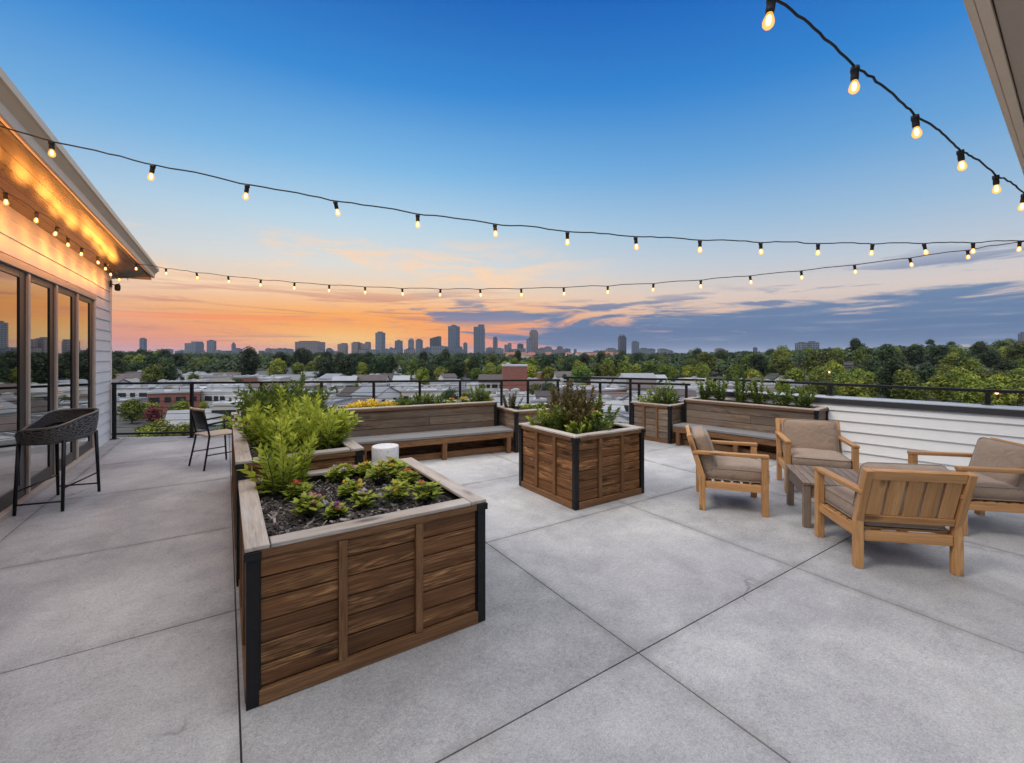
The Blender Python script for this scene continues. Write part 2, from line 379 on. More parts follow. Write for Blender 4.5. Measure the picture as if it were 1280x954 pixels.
    b4 = t.math('MULTIPLY', step(zc, .05, .085), t.math('SUBTRACT', 1, step(zc, .10, .15)))
    b4r = t.math('MULTIPLY', t.math('MULTIPLY', step(az, .45, .8), step(zc, .06, .10)), t.math('SUBTRACT', 1, step(zc, .13, .19)))
    b4 = t.math('ADD', t.math('MULTIPLY', b4, step(az, -.45, -.2)), b4r, None, True)
    c4 = t.math('MULTIPLY', step(n4, .51, .60), b4)
    sky = t.mix(t.math('MULTIPLY', c4, .88), sky, lin(96, 122, 162))
    # added fill light: unseen sky overhead and behind the terrace made brighter
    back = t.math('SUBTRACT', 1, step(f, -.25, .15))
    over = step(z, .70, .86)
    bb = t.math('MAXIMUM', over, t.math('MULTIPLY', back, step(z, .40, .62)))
    sky = t.mix(bb, sky, SKY_FILL)
    below = step(z, -.05, -.005)
    sky = t.mix(below, (.05, .055, .06, 1), sky)
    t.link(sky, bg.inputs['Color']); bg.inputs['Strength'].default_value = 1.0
    nish = t.new('ShaderNodeTexSky', sky_type='NISHITA'); nish.sun_disc = False
    nish.sun_elevation = R(SUN_EL); nish.sun_rotation = SUN_AZ; nish.air_density = 1.5; nish.dust_density = 2
    bg2 = t.new('ShaderNodeBackground'); t.link(nish.outputs[0], bg2.inputs['Color']); bg2.inputs['Strength'].default_value = .002
    ad = t.new('ShaderNodeAddShader'); t.link(bg.outputs[0], ad.inputs[0]); t.link(bg2.outputs[0], ad.inputs[1]); t.link(ad.outputs[0], out.inputs['Surface'])
SKY_FILL = (2.4, 2.3, 2.25, 1)
SUN_EL = 48
sund = (-RT*.75-FW*.25).normalized()               # towards the light, left of and slightly behind the view
SUN_AZ = math.atan2(sund.x, sund.y)
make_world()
sl = bpy.data.lights.new('sun', 'SUN'); sl.energy = 1.15; sl.angle = R(14); sl.color = (1, .93, .84)
so = bpy.data.objects.new('sun', sl); COL.objects.link(so)
dirv = V((sund.x*math.cos(R(SUN_EL)), sund.y*math.cos(R(SUN_EL)), math.sin(R(SUN_EL))))
so.rotation_euler = dirv.to_track_quat('Z', 'Y').to_euler(); so.location = dirv*60

# ------------------------------------------------------------------ terrace floor (slabs with open joints)
P0 = V((-1.80, 11.03, 0)); P1 = V((5.98, 7.29, 0))
OUTLINE = [(-2.4, -3), (9.0, -3), (8.15, 2.7), (7.95, 5.1), (6.2, 7.5), (-1.78, 11.2), (-2.4, 11.2)]
def floor_slabs():
    bm = bmesh.new(); f = bm.faces.new([bm.verts.new((x, y, 0)) for x, y in OUTLINE])
    g = .004
    jx = JX; jy = JY
    for ax, vals in ((0, jx), (1, jy)):
        for c in vals:
            for e in (-g, g):
                p = [0, 0, 0]; p[ax] = c+e; n = [0, 0, 0]; n[ax] = 1
                bmesh.ops.bisect_plane(bm, geom=bm.verts[:]+bm.edges[:]+bm.faces[:], dist=1e-5, plane_co=p, plane_no=n)
    kill = [f for f in bm.faces if any(abs(f.calc_center_median()[ax]-c) < g*.99 for ax, vals in ((0, jx), (1, jy)) for c in vals)]
    bmesh.ops.delete(bm, geom=kill, context='FACES')
    mb = MB(); random.seed(4)
    for f in bm.faces:
        top = [v.co.copy() for v in f.verts]; n = len(top)
        if f.normal.z < 0: top.reverse()
        vs = top+[v-V((0, 0, .014)) for v in top]
        mb.add(vs, [tuple(range(n))]+[(i, i+n, (i+1) % n+n, (i+1) % n) for i in range(n)])
    bm.free()
    tag(mb.build('terrace_floor', M['concrete']), kind='structure')
    mb = MB(); n = len(OUTLINE); vs = [V((x, y, -.013)) for x, y in OUTLINE]+[V((x, y, -.6)) for x, y in OUTLINE]
    mb.add(vs, [tuple(range(n)), tuple(range(2*n-1, n-1, -1))]+[(i, i+n, (i+1) % n+n, (i+1) % n) for i in range(n)])
    tag(mb.build('terrace_slab', M['joint']), kind='structure')
floor_slabs()

# ------------------------------------------------------------------ glazed building on the left
WX = -1.85; YEND = 11.12; DOOR0, DOOR1, DOORTOP = 5.09, 9.86, 2.5
def siding(mb, A, B, out, z0, z1, step=.185, lap=.022):
    A = V(A); B = V(B); out = V(out); z = z0
    while z < z1-.01:
        h = min(step, z1-z)
        mb.prism([(0, z-.0), (lap, z-.0), (.006, z+h+.004), (0, z+h+.004)], A, B, out, (0, 0, 1)); z += step
def building():
    random.seed(1)
    t = thing('penthouse_building', 'white clapboard building with tall glass doors and a deep eave on the left edge', 'building', (WX, 5, 0))
    off = V((-WX, -5, 0))
    def bld(mb, *a, **k): return mb.build(*a, loc=off, **k)
    mb = MB(); siding(mb, (WX, DOOR1+.09, 0), (WX, YEND-.055, 0), (1, 0, 0), .0, 3.1); siding(mb, (WX, -3, 0), (WX, DOOR0-.09, 0), (1, 0, 0), .0, 3.1)
    siding(mb, (WX, DOOR0-.09, 0), (WX, DOOR1+.09, 0), (1, 0, 0), DOORTOP+.1, 3.1)
    mb.span((WX-.2, DOOR1+.05, 0), (WX, YEND-.01, 3.1)); mb.span((WX-.2, -3, 0), (WX, DOOR0-.05, 3.1)); mb.span((WX-.2, DOOR0-.05, DOORTOP+.06), (WX, DOOR1+.05, 3.1))
    mb.span((-6, YEND-.2, 0), (WX-.21, YEND-.01, 3.1))
    bld(mb, 'wall', M['white_paint'], t)
    mb = MB(); mb.span((WX+.001, YEND-.05, 0), (WX+.03, YEND+.02, 3.09)); bld(mb, 'corner_board', M['white_paint'], t, bevel=.003)
    mb = MB(); mb.span((WX+.031, YEND-.16, 2.86), (WX+.05, YEND-.06, 2.98)); mb.tube([(WX+.05, YEND-.11, 2.92), (WX+.12, YEND-.11, 2.90), (WX+.16, YEND-.11, 2.94)], .01, 8); mb.lathe([(.03, 2.80), (.045, 2.83), (.045, 2.9), (.02, 2.93)], 12, (WX+.13, YEND-.11, 0)); bld(mb, 'wall_bracket', M['steel'], t, bevel=.002)
    # soffit boards
    mb = MB()
    for k in range(5):
        x0, x1 = -1.845+k*.102, -1.845+k*.102+.099
        z0, z1 = 3.105+.2*(x0+1.85), 3.105+.2*(x1+1.85)
        mb.add([(x0, -3, z0), (x1, -3, z1), (x1, 11.66, z1), (x0, 11.66, z0), (x0, -3, z0+.02), (x1, -3, z1+.02), (x1, 11.66, z1+.02), (x0, 11.66, z0+.02)],
               [(0, 1, 2, 3), (4, 7, 6, 5), (0, 4, 5, 1), (3, 2, 6, 7), (0, 3, 7, 4), (1, 5, 6, 2)],
               [(a*1.0, b, k*7.3) for a in (-3, 11.66) for b in (x0, x1)]*2)
    mb.span((-6, YEND+.02, 3.1), (-1.86, 11.66, 3.12))
    bld(mb, 'soffit', M['soffit'], t)
    mb = MB(); mb.span((-1.335, -3, 3.195), (-1.30, 11.68, 3.235)); bld(mb, 'soffit_vent', M['fascia_dark'], t)
    mb = MB(); prof = [(-1.298, 3.20), (-1.27, 3.19), (-1.255, 3.20), (-1.25, 3.27), (-1.205, 3.33), (-1.185, 3.34), (-1.18, 3.395), (-1.195, 3.395), (-1.2, 3.36), (-1.298, 3.38)]
    mb.prism(prof, (0, -3, 0), (0, 11.78, 0), (1, 0, 0), (0, 0, 1)); bld(mb, 'gutter', M['gutter'], t)
    mb = MB(); mb.span((-6, 11.68, 3.14), (-1.3, 11.72, 3.38)); bld(mb, 'fascia', M['gutter'], t)
    mb = MB(); mb.add([(-1.22, -3, 3.40), (-1.22, 11.8, 3.40), (-5, 8, 4.6), (-5, -3, 4.6)], [(0, 1, 2, 3)]); mb.add([(-1.22, 11.8, 3.40), (-8, 11.8, 3.4), (-5, 8, 4.6)], [(0, 1, 2)])
    bld(mb, 'roof', M['roofing'], t)
    # door frame with five bays
    n = 5; bw = (DOOR1-DOOR0)/n
    mb = MB(); mb.span((WX-.12, DOOR0-.085, DOORTOP), (WX+.035, DOOR1+.085, DOORTOP+.085)); mb.span((WX-.12, DOOR0-.085, 0), (WX+.06, DOOR1+.085, .055))
    for k in range(n+1):
        y = DOOR0+k*bw; mb.span((WX-.12, y-.03 if 0 < k < n else (y-.083 if k == 0 else y-.005), .056), (WX+.024, y+.03 if 0 < k < n else (y+.005 if k == 0 else y+.083), DOORTOP-.001))
    bld(mb, 'door_frame', M['trim'], t, bevel=.004)
    for k in range(n):
        y0, y1 = DOOR0+k*bw+.037, DOOR0+(k+1)*bw-.037
        mb = MB(); x0, x1 = WX-.06, WX+.004
        mb.span((x0, y0, .057), (x1, y0+.055, DOORTOP-.002)); mb.span((x0, y1-.17, .057), (x1, y1, DOORTOP-.002))
        mb.span((x0, y0+.056, .057), (x1, y1-.171, .2)); mb.span((x0, y0+.056, DOORTOP-.08), (x1, y1-.171, DOORTOP-.002))
        d = bld(mb, 'glass_door', M['sash'], t, bevel=.004)
        g = MB(); g.span((WX-.02, y0+.05, .195), (WX-.008, y1-.165, DOORTOP-.075)); g.build('glass', M['glass'], d)
        if k in (1, 3):
            h = MB(); h.span((WX+.005, y0+.012, .98), (WX+.012, y0+.042, 1.2)); h.tube([(WX+.012, y0+.027, 1.1), (WX+.045, y0+.027, 1.1), (WX+.045, y0+.04, 1.1), (WX+.045, y0+.13, 1.1)], .008); h.build('handle', M['gutter'], d)
building()

def eave():
    t = thing('roof_eave', 'pale roof overhang jutting in at the top right corner', 'roof', (2.79, .544, 2.9), R(4.27))
    o = (0, 0, -2.9); ye = 0; z = 3.2; x0, x1 = -1.2, 10
    mb = MB(); mb.span((x0, ye-.03, z-.02), (x1, ye, z+.2)); mb.span((x0, ye-.075, z-.02), (x1, ye-.031, z+.012)); mb.build('fascia', M['trim_warm'], t, loc=o, bevel=.004)
    mb = MB()
    for k in range(9): mb.span((x0, ye-.08-(k+1)*.3+.006, z), (x1, ye-.08-k*.3, z+.015))
    mb.build('soffit', M['eave_soffit'], t, loc=o, bevel=.003)
    mb = MB(); mb.span((x0, ye-2.75, z+.02), (x1, ye-.032, z+.19)); mb.build('roof', M['roofing'], t, loc=o)
eave()

# ------------------------------------------------------------------ railings and parapet
def rail(name, label, A, B, posts, zt, zb, wires, cat='railing'):
    A = V(A); B = V(B); c = (A+B)/2; d = (B-A).normalized()
    t = thing(name, label, cat, (A.x, A.y, A.z)); o = -A
    mb = MB(); mb.beam(A+V((0, 0, zt-.02)), B+V((0, 0, zt-.02)), .055, .04); mb.build('top_rail', M['steel'], t, loc=o, bevel=.004)
    if zb:
        mb = MB(); mb.beam(A+V((0, 0, zb)), B+V((0, 0, zb)), .04, .035); mb.build('bottom_rail', M['steel'], t, loc=o, bevel=.003)
    for s in posts:
        p = A+(B-A)*s; mb = MB(); ang = math.atan2(d.y, d.x); m = Matrix.Rotation(ang, 3, 'Z')
        mb.box(p+V((0, 0, (zt-.04)/2+.001)), (.05, .05, zt-.045), m); mb.box(p+V((0, 0, .006)), (.11, .11, .01), m); mb.build('post', M['steel'], t, loc=o, bevel=.003)
    for k in range(wires):
        z = (zb or .1)+(zt-(zb or .1))*(k+1)/(wires+1); mb = MB(); mb.beam(A+V((0, 0, z)), B+V((0, 0, z)), .008, .008); mb.build('cable', M['steel'], t, loc=o)
    return t
rail('cable_railing', 'long black cable railing along the back edge of the terrace', P0, P1, [.004, .16, .306, .436, .553, .659, .754, .854, .919, .994], 1.07, .10, 7)
rail('cable_railing', 'short black cable railing between the corner and the parapet on the right', P1+V((.06, -.05, 0)), (7.44, 5.16, 0), [.31, .62, .97], 1.04, .10, 7)
UR = V((.139, -.990, 0)); NR = V((.990, .139, 0)); ROTR = R(8)
def parapet():
    S = V((7.52, 5.0, 0)); E = V((8.50, -2.0, 0)); h = .90
    t = thing('parapet_wall', 'low white clapboard parapet wall behind the lounge chairs', 'wall', tuple(S)); o = -S
    mb = MB(); siding(mb, S, E, -NR, 0, h, .15, .034)
    mb.prism([(0, 0), (.24, 0), (.24, h), (0, h)], S, E, NR, (0, 0, 1)); mb.build('siding', M['white_paint'], t, loc=o)
    mb = MB(); mb.prism([(-.05, h-.055), (.0-.026, h-.055), (-.026, h+.0005), (.29, h+.0005), (.29, h+.022), (-.05, h+.022)], S, E, NR, (0, 0, 1)); mb.build('fascia', M['fascia_dark'], t, loc=o)
    mb = MB(); mb.prism([(-.044, h+.023), (.30, h+.023), (.30, h+.045), (-.044, h+.034)], S, E, NR, (0, 0, 1)); mb.build('cap', M['cap'], t, loc=o)
parapet()
ra = V((7.52, 5.0, .0))+NR*.27; rb = V((8.50, -2.0, 0))+NR*.27
rail('guard_rail', 'dark guard rail running above the white parapet', ra+V((0, 0, .94)), rb+V((0, 0, .94)), [.02, .28, .52, .97], .205, 0, 0, 'railing')
rail('guard_rail', 'short dark guard rail closing the back right corner of the terrace', P1+V((.16, .06, 0)), ra+V((-.02, .04, 0)), [.03, .5], 1.12, 0, 0, 'railing')

# ------------------------------------------------------------------ planters
def planter(label, loc, rz, L, W, H, nx=2, ny=2, wood='wood', boards=6, rimw=.10, rimt=.02, soil_d=.075, plain_faces=(), posts=(1, 1, 1, 1), nchips=500, seed=0):
    random.seed(seed)
    t = thing('planter_box', label, 'planter', loc, rz)
    z0, z1 = .07, H-.058
    bh = (z1-z0)/boards; th = .03
    # faces: (start, direction, outward, length)
    sides = [('front', V((0, 0, 0)), V((1, 0, 0)), V((0, -1, 0)), L, nx), ('right', V((L, 0, 0)), V((0, 1, 0)), V((1, 0, 0)), W, ny),
             ('back', V((L, W, 0)), V((-1, 0, 0)), V((0, 1, 0)), L, nx), ('left', V((0, W, 0)), V((0, -1, 0)), V((-1, 0, 0)), W, ny)]
    for nm, s, d, o, ln, nb in sides:
        mb = MB(); nb2 = 0 if nm in plain_faces else nb
        bays = nb2+1; m = Matrix((d, o, V((0, 0, 1)))).transposed()
        for k in range(boards):
            if nb2 == 0 and ln > 1.6: cuts = [0, random.choice((.42, .55, .63)) if k % 2 else 1, 1] if k % 2 else [0, 1]
            else: cuts = [i/bays for i in range(bays+1)]
            for a, b in zip(cuts[:-1], cuts[1:]):
                if b-a < .01: continue
                gap = .007; jit = random.uniform(-.0015, .0015)
                e0 = a*ln+(.03 if a == 0 else .002); e1 = b*ln-(.03 if b == 1 else .002); mb.box(s+d*((e0+e1)/2)-o*(.022-jit)+V((0, 0, z0+(k+.5)*bh)), (e1-e0, th, bh-gap), m)
        mb.build('side_panel', M[wood], t, bevel=.0035)
        mb = MB(); mb.box(s+d*(ln/2)+o*.004+V((0, 0, .035)), (ln-.07, .03, .068), m); mb.build('base_board', M['batten'], t, bevel=.003)
        for i in range(nb2):
            mb = MB(); mb.box(s+d*(ln*(i+1)/bays)+o*.006+V((0, 0, (z0+z1)/2)), (.042, .027, z1-z0-.004), m); mb.build('batten', M['batten'], t, bevel=.003)
        # rim board
        mb = MB(); yl = .0
        mb.box(s+d*(ln/2)-o*(rimw/2-.022)+V((0, 0, H-rimt/2)), (ln+.036-(2*rimw+.004 if nm in ('front', 'back') else .0), rimw, rimt), m); mb.build('rim_board', M['rim'], t, bevel=.004)
        mb = MB(); mb.box(s+d*(ln/2)+o*.003+V((0, 0, (z1+H-rimt)/2)), (ln-.075, .034, H-rimt-z1-.002), m); mb.build('top_rail', M['batten'], t, bevel=.003)
        mb = MB(); mb.box(s+d*(ln/2)-o*(.06)+V((0, 0, H/2)), (ln-.1, .02, H-.1), m); mb.build('liner', M['steel'], t)
    # black steel corner angles
    for i, (x, y, sx, sy) in enumerate(((0, 0, -1, -1), (L, 0, 1, -1), (L, W, 1, 1), (0, W, -1, 1))):
        mb = MB(); mb.box((x-sx*.019, y-sy*.019, (H-rimt)/2-.004), (.048, .048, H-rimt-.01)); mb.build('corner_post', M['steel'], t)
        if not posts[i]: continue
        mb = MB(); mb.span((x+sx*.016, y+sy*.016, .001), (x-sx*.036, y+sy*.008, z1-.002)); mb.span((x+sx*.016, y+sy*.0075, .001), (x+sx*.008, y-sy*.036, z1-.002))
        mb.span((x+sx*.026, y+sy*.026, z1-.001), (x-sx*.045, y+sy*.0185, H-rimt-.002)); mb.span((x+sx*.026, y+sy*.018, z1-.001), (x+sx*.0185, y-sy*.045, H-rimt-.002))
        for zz in (.12, H*.5, H-.1):
            mb.lathe([(.006, 0), (.005, .003)], 8, (0, 0, 0))
            mb.v[-16:] = [(x-sx*.02+v[0], y+sy*(.016+v[2]), zz+v[1]) for v in mb.v[-16:]]
        mb.build('corner_bracket', M['steel'], t, bevel=.002)
    # soil with mulch chips
    n = 26; mb = MB(); zs = H-soil_d; vs = []; fs = []
    for j in range(n+1):
        for i in range(n+1):
            vs.append((.06+(L-.12)*i/n, .06+(W-.12)*j/n, zs+random.uniform(-.011, .011)+.012*math.sin(i*.9+seed)*math.cos(j*.7)))
    for j in range(n):
        for i in range(n): a = j*(n+1)+i; fs.append((a, a+1, a+n+2, a+n+1))
    mb.add(vs, fs, smooth=True); sm = mb.build('soil', M['soil'], t)
    mb = MB()
    for _ in range(nchips):
        p = V((random.uniform(.09, L-.09), random.uniform(.09, W-.09), zs+random.uniform(.004, .02)))
        m = Matrix.Rotation(random.uniform(0, 6.3), 3, 'Z') @ Matrix.Rotation(random.gauss(0, .45), 3, 'X') @ Matrix.Rotation(random.gauss(0, .4), 3, 'Y')
        mb.box(p, (random.uniform(.015, .055), random.uniform(.006, .018), random.uniform(.003, .008)), m)
    o = mb.build('mulch', M['chip'], sm); o['kind'] = 'stuff'
    return t
ROTB = R(-7); UB = V((math.cos(ROTB), math.sin(ROTB), 0)); NB = V((-math.sin(ROTB), math.cos(ROTB), 0))
A_O = V((.09, 2.31, 0)); B_O = V((.075, 3.575, 0)); D_O = V((3.005, 3.415, 0)); G_O = V((1.3, 6.72, 0)); C_O = V((3.95, 5.94, 0)); E_O = V((6.645, 5.02, 0)); F_O = V((7.286, 2.947, 0))
planter('large brown plank planter nearest the camera with small flowering plants', A_O, 0, 1.2, 1.24, .73, 2, 2, boards=6, nchips=1500, seed=1)
planter('long raised planter of bright green ferns behind the nearest planter', B_O, 0, .82, 3.05, .86, 1, 5, boards=7, seed=2)
planter('square brown planter standing alone with bronze leaved shrubs', D_O, 0, 1.015, 1.0, .76, 2, 2, boards=6, seed=3)
planter('long planter at the back with yellow flowers, forming the back of the bench', G_O, ROTB, 2.58, .5, .80, 0, 0, wood='wood_far', boards=5, posts=(0, 0, 1, 1), seed=4)
planter('small corner planter with low green plants at the right end of the back bench', C_O, ROTB, 1.05, .74, .68, 3, 1, wood='wood_far', boards=5, seed=5, plain_faces=('left',))
planter('small corner planter with a leafy shrub at the left end of the right bench', E_O, ROTR, .85, .79, .69, 1, 2, wood='wood_far', boards=5, seed=6, plain_faces=('front',))
planter('long planter of young shrubs in front of the white parapet', F_O, ROTR, .5, 2.06, .79, 0, 0, wood='wood_far', boards=5, posts=(1, 1, 0, 0), seed=7)

# ------------------------------------------------------------------ benches
def bench(label, loc, rz, L, D, H, legs):
    random.seed(int(L*100)); t = thing('bench', label, 'bench', loc, rz)
    mb = MB(); n = 4; bw = D/n
    for k in range(n): mb.box((L/2, (k+.5)*bw, H-.018), (L, bw-.006, .036))
    mb.build('seat', M['bench'], t, bevel=.003)
    mb = MB(); mb.box((L/2, .03, H-.085), (L, .035, .09)); mb.build('apron', M['batten'], t, bevel=.003)
    for x in legs:
        mb = MB(); mb.box((x, .05, (H-.04)/2), (.07, .07, H-.041)); mb.build('leg', M['batten'], t, bevel=.003)
    mb = MB(); mb.box((L/2, .16, .05), (L-.05, .05, .09)); mb.build('stretcher', M['batten'], t, bevel=.003)
    mb = MB(); mb.box((L/2, D-.03, H/2-.02), (L, .03, H-.05)); mb.build('back_panel', M['wood'], t, bevel=.003)
bench('long low wooden bench with a grey seat in front of the yellow flowers', V((1.36, 6.265, 0)), ROTB, 2.57, .45, .38, (.25, 1.42, 2.5))
bench('low wooden bench along the right planter behind the lounge chairs', F_O-NR*.40-UR*2.06, ROTR-R(90), 2.06, .38, .36, (.08, 1.05, 2.0))

# ------------------------------------------------------------------ plants
def leaf(mb, p, d, nrm, L, W, fold=.25, rn=None, droop=.0):
    d = d.normalized(); side = d.cross(nrm)
    if side.length < 1e-3: side = d.cross(V((1, 0, 0)))
    side.normalize(); up = side.cross(d)
    m = p+d*(L*.45)-up*(W*fold); tip = p+d*L-V((0, 0, droop*L))
    l = p+d*(L*.42)+side*W*.5; r = p+d*(L*.42)-side*W*.5
    mb.add([p, l, tip, r, m], [(0, 4, 1), (1, 4, 2), (0, 3, 4), (3, 2, 4)], rn=rn, smooth=True)
def stems(mb, sb, n, h, rad, tilt, LL, LW, gap, start=.15, cone=1.0, droop=.1, seed=0, up=.5, whorl=3, taper=.4):
    rg = random.Random(seed)
    for i in range(n):
        a = rg.uniform(0, 6.28); rr = rad*math.sqrt(rg.random()); b = V((rr*math.cos(a), rr*math.sin(a), 0))
        ta = a+rg.gauss(0, .5); tl = rg.uniform(.1, 1)*tilt*(.3+.7*rr/max(rad, 1e-3))
        hh = h*rg.uniform(.62, 1.05)*(1-.35*cone*(rr/max(rad, 1e-3))**2); base_rn = rg.random()
        pts = []; m = 7
        for k in range(m+1):
            s = k/m; pts.append(b+V((math.cos(ta)*tl*hh*s*s*.8+math.cos(ta)*tl*hh*s*.3, math.sin(ta)*tl*hh*s*s*.8+math.sin(ta)*tl*hh*s*.3, hh*s*(1-.12*tl*s))))
        sb.tube(pts, [.0045*(1-.7*k/m) for k in range(m+1)], 4)
        s = start
        ph = rg.uniform(0, 6)
        while s < 1:
            k = min(int(s*m), m-1); f = s*m-k; p = pts[k].lerp(pts[k+1], f); ax = (pts[k+1]-pts[k]).normalized()
            u = ax.cross(V((.3, 1, .2))).normalized(); w = ax.cross(u)
            for j in range(whorl):
                an = ph+j*6.283/whorl+rg.gauss(0, .3); o = u*math.cos(an)+w*math.sin(an)
                d = o+ax*(up+s*.9+rg.gauss(0, .15)); ll = LL*rg.uniform(.7, 1.15)*(1-taper*s)
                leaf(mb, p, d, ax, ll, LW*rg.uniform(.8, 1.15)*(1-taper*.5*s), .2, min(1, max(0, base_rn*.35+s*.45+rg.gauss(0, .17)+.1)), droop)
            ph += 1.1; s += gap/hh*rg.uniform(.7, 1.2)
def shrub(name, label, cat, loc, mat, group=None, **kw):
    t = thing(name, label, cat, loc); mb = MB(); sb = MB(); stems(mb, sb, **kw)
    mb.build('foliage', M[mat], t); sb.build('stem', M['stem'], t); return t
def flower_mesh(mb, c, r, n, seed):
    rg = random.Random(seed)
    for i in range(n):
        th = rg.uniform(0, 6.28); ph = math.acos(rg.uniform(.0, 1)); o = V((math.sin(ph)*math.cos(th), math.sin(ph)*math.sin(th), math.cos(ph)))
        leaf(mb, c+o*r*.35, o+V((rg.gauss(0, .3), rg.gauss(0, .3), .2)), V((0, 0, 1)), r*.95, r*.75, .1)
def low_flower(label, loc, r, h, cols, seed, group=None, nf=5):
    rg = random.Random(seed); t = thing('flowering_plant', label, 'flower', loc, 0, group)
    mb = MB(); sb = MB()
    nst = 13
    for i in range(nst):
        a = i*2.4+rg.gauss(0, .3); q = math.sqrt((i+.5)/nst)
        tip = V((math.cos(a)*r*q, math.sin(a)*r*q, h*(1-.5*q*q)*rg.uniform(.8, 1.1))); b = V((math.cos(a)*.02, math.sin(a)*.02, 0))
        sb.tube([b, b.lerp(tip, .5)+V((0, 0, .02)), tip], .003, 4)
        ax = (tip-b).normalized()
        for lv, cnt in ((.45, 3), (.72, 4), (.98, 5)):
            p = b.lerp(tip, lv)
            for j in range(cnt):
                an = j*6.28/cnt+rg.uniform(0, 2); o = V((math.cos(an), math.sin(an), .25+rg.gauss(0, .2)))
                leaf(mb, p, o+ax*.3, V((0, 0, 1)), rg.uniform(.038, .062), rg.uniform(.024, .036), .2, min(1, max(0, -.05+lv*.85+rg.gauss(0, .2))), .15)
    mb.build('foliage', M['lantana'], t); sb.build('stem', M['stem'], t)
    for i in range(nf):
        a = rg.uniform(0, 6.28); q = r*.85*math.sqrt(rg.random())
        fb = MB(); flower_mesh(fb, V((0, 0, 0)), rg.uniform(.016, .024), 16, rg.random())
        fb.build('flower', M['fl_'+rg.choice(cols)], t, loc=(math.cos(a)*q, math.sin(a)*q, h*(1.05-.4*(q/r)**2)))
    return t
za = .655
FL = [(.39, 3.10, 'flowering plant with orange and red blooms beside the tall fern in the nearest planter', ('orange', 'red')),
      (.40, 2.76, 'flowering plant with orange and pink blooms in the front left corner of the nearest planter', ('orange', 'pink')),
      (.53, 2.66, 'small plant with pink and purple blooms by the front left corner of the nearest planter', ('pink', 'purple')),
      (.69, 3.36, 'mostly green flowering plant right of the tall fern in the nearest planter', ('purple', 'white')),
      (.76, 3.46, 'pink flowered plant at the back edge of the nearest planter behind the green one', ('pink', 'orange')),
      (.90, 3.42, 'yellow flowered plant at the back edge of the nearest planter below the white drum', ('yellow', 'yellow')),
      (.93, 3.20, 'broad yellow flowered plant in the middle of the nearest planter', ('yellow', 'orange')),
      (1.10, 3.42, 'green plant with yellow tips in the back right corner of the nearest planter', ('yellow', 'white')),
      (1.07, 3.20, 'green plant with small red blooms right of the middle of the nearest planter', ('red', 'yellow')),
      (1.08, 3.00, 'orange and red flowered plant by the right rim of the nearest planter', ('orange', 'red')),
      (1.06, 2.62, 'orange flowered plant in the front right corner of the nearest planter', ('orange', 'pink')),
      (.90, 2.70, 'yellow flowered plant near the middle of the front rim of the nearest planter', ('yellow', 'yellow')),
      (.68, 2.95, 'yellow flowered plant left of the purple bloom in the nearest planter', ('yellow', 'yellow')),
      (.70, 2.72, 'plant with purple and white blooms by the front rim of the nearest planter', ('purple', 'white'))]
for i, (x, y, lab, c) in enumerate(FL):
    rr = .66*(.115, .12, .07, .12, .1, .1, .135, .11, .12, .11, .125, .125, .115, .1)[i]
    low_flower(lab, (x, y, za), rr, rr*1.6, c, 30+i, nf=3)
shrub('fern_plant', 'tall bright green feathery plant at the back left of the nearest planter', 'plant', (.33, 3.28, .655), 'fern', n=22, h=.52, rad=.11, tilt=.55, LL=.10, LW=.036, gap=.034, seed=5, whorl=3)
zb = .785
for i, (x, y, h, rad, lab, m) in enumerate([
        (.36, 3.85, .42, .17, 'bright green feathery plant at the front left of the long raised planter', 'fern'),
        (.66, 3.95, .42, .17, 'bright green feathery plant at the front right of the long raised planter', 'fern'),
        (.38, 4.45, .50, .2, 'tall bright green feathery plant in the second row of the long raised planter, left', 'fern'),
        (.70, 4.55, .42, .18, 'bright green feathery plant in the second row of the long raised planter, right', 'fern'),
        (.36, 5.1, .5, .2, 'darker green feathery plant along the left rim of the long raised planter', 'fern_dark'),
        (.68, 5.2, .52, .2, 'tall darker green feathery plant by the right rim of the long raised planter', 'fern_dark'),
        (.40, 5.85, .55, .2, 'dark green bushy plant towards the far end of the long raised planter, left', 'fern_dark'),
        (.70, 6.05, .55, .2, 'tall dark green plant near the far right end of the long raised planter', 'fern_dark'),
        (.42, 6.4, .42, .16, 'dark green plant at the far left end of the long raised planter', 'fern_dark')]):
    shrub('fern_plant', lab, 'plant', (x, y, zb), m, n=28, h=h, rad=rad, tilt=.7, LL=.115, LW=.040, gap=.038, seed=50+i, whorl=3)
# centre planter
zd = .685
for i, (x, y, h, rad, m, lab) in enumerate([
        (.45, .55, .52, .14, 'bronze', 'tallest bronze leaved shrub in the middle of the square planter'),
        (.68, .62, .46, .13, 'bronze', 'bronze and green shrub right of the tallest one in the square planter'),
        (.25, .55, .30, .12, 'shrub', 'green shrub left of the bronze shrubs in the square planter'),
        (.82, .45, .30, .13, 'shrub', 'green shrub at the right side of the square planter'),
        (.55, .26, .22, .13, 'shrub', 'low green plant along the front rim of the square planter'),
        (.52, .80, .50, .13, 'bronze', 'bronze shrub at the back corner of the square planter behind the tallest one'),
        (.84, .75, .40, .13, 'shrub', 'taller green shrub at the back right corner of the square planter'),
        (.36, .40, .36, .11, 'bronze', 'twiggy bronze shrub in front of the tallest one in the square planter'),
        (.30, .28, .16, .09, 'lantana', 'small bright green plant at the front left of the square planter'),
        (.16, .78, .26, .09, 'lantana', 'yellow green sprig at the far left of the square planter')]):
    shrub('leafy_shrub', lab, 'shrub', D_O+V((x, y, zd)), m, n=20 if m == 'bronze' else 16, h=h*1.18, rad=rad*1.15, tilt=.55, LL=.068, LW=.034, gap=.024, seed=80+i, whorl=3, taper=.25)
low_flower('orange flower glowing among the shrubs of the square planter', D_O+V((.62, .36, zd+.16)), .06, .08, ('orange',), 99, nf=4)
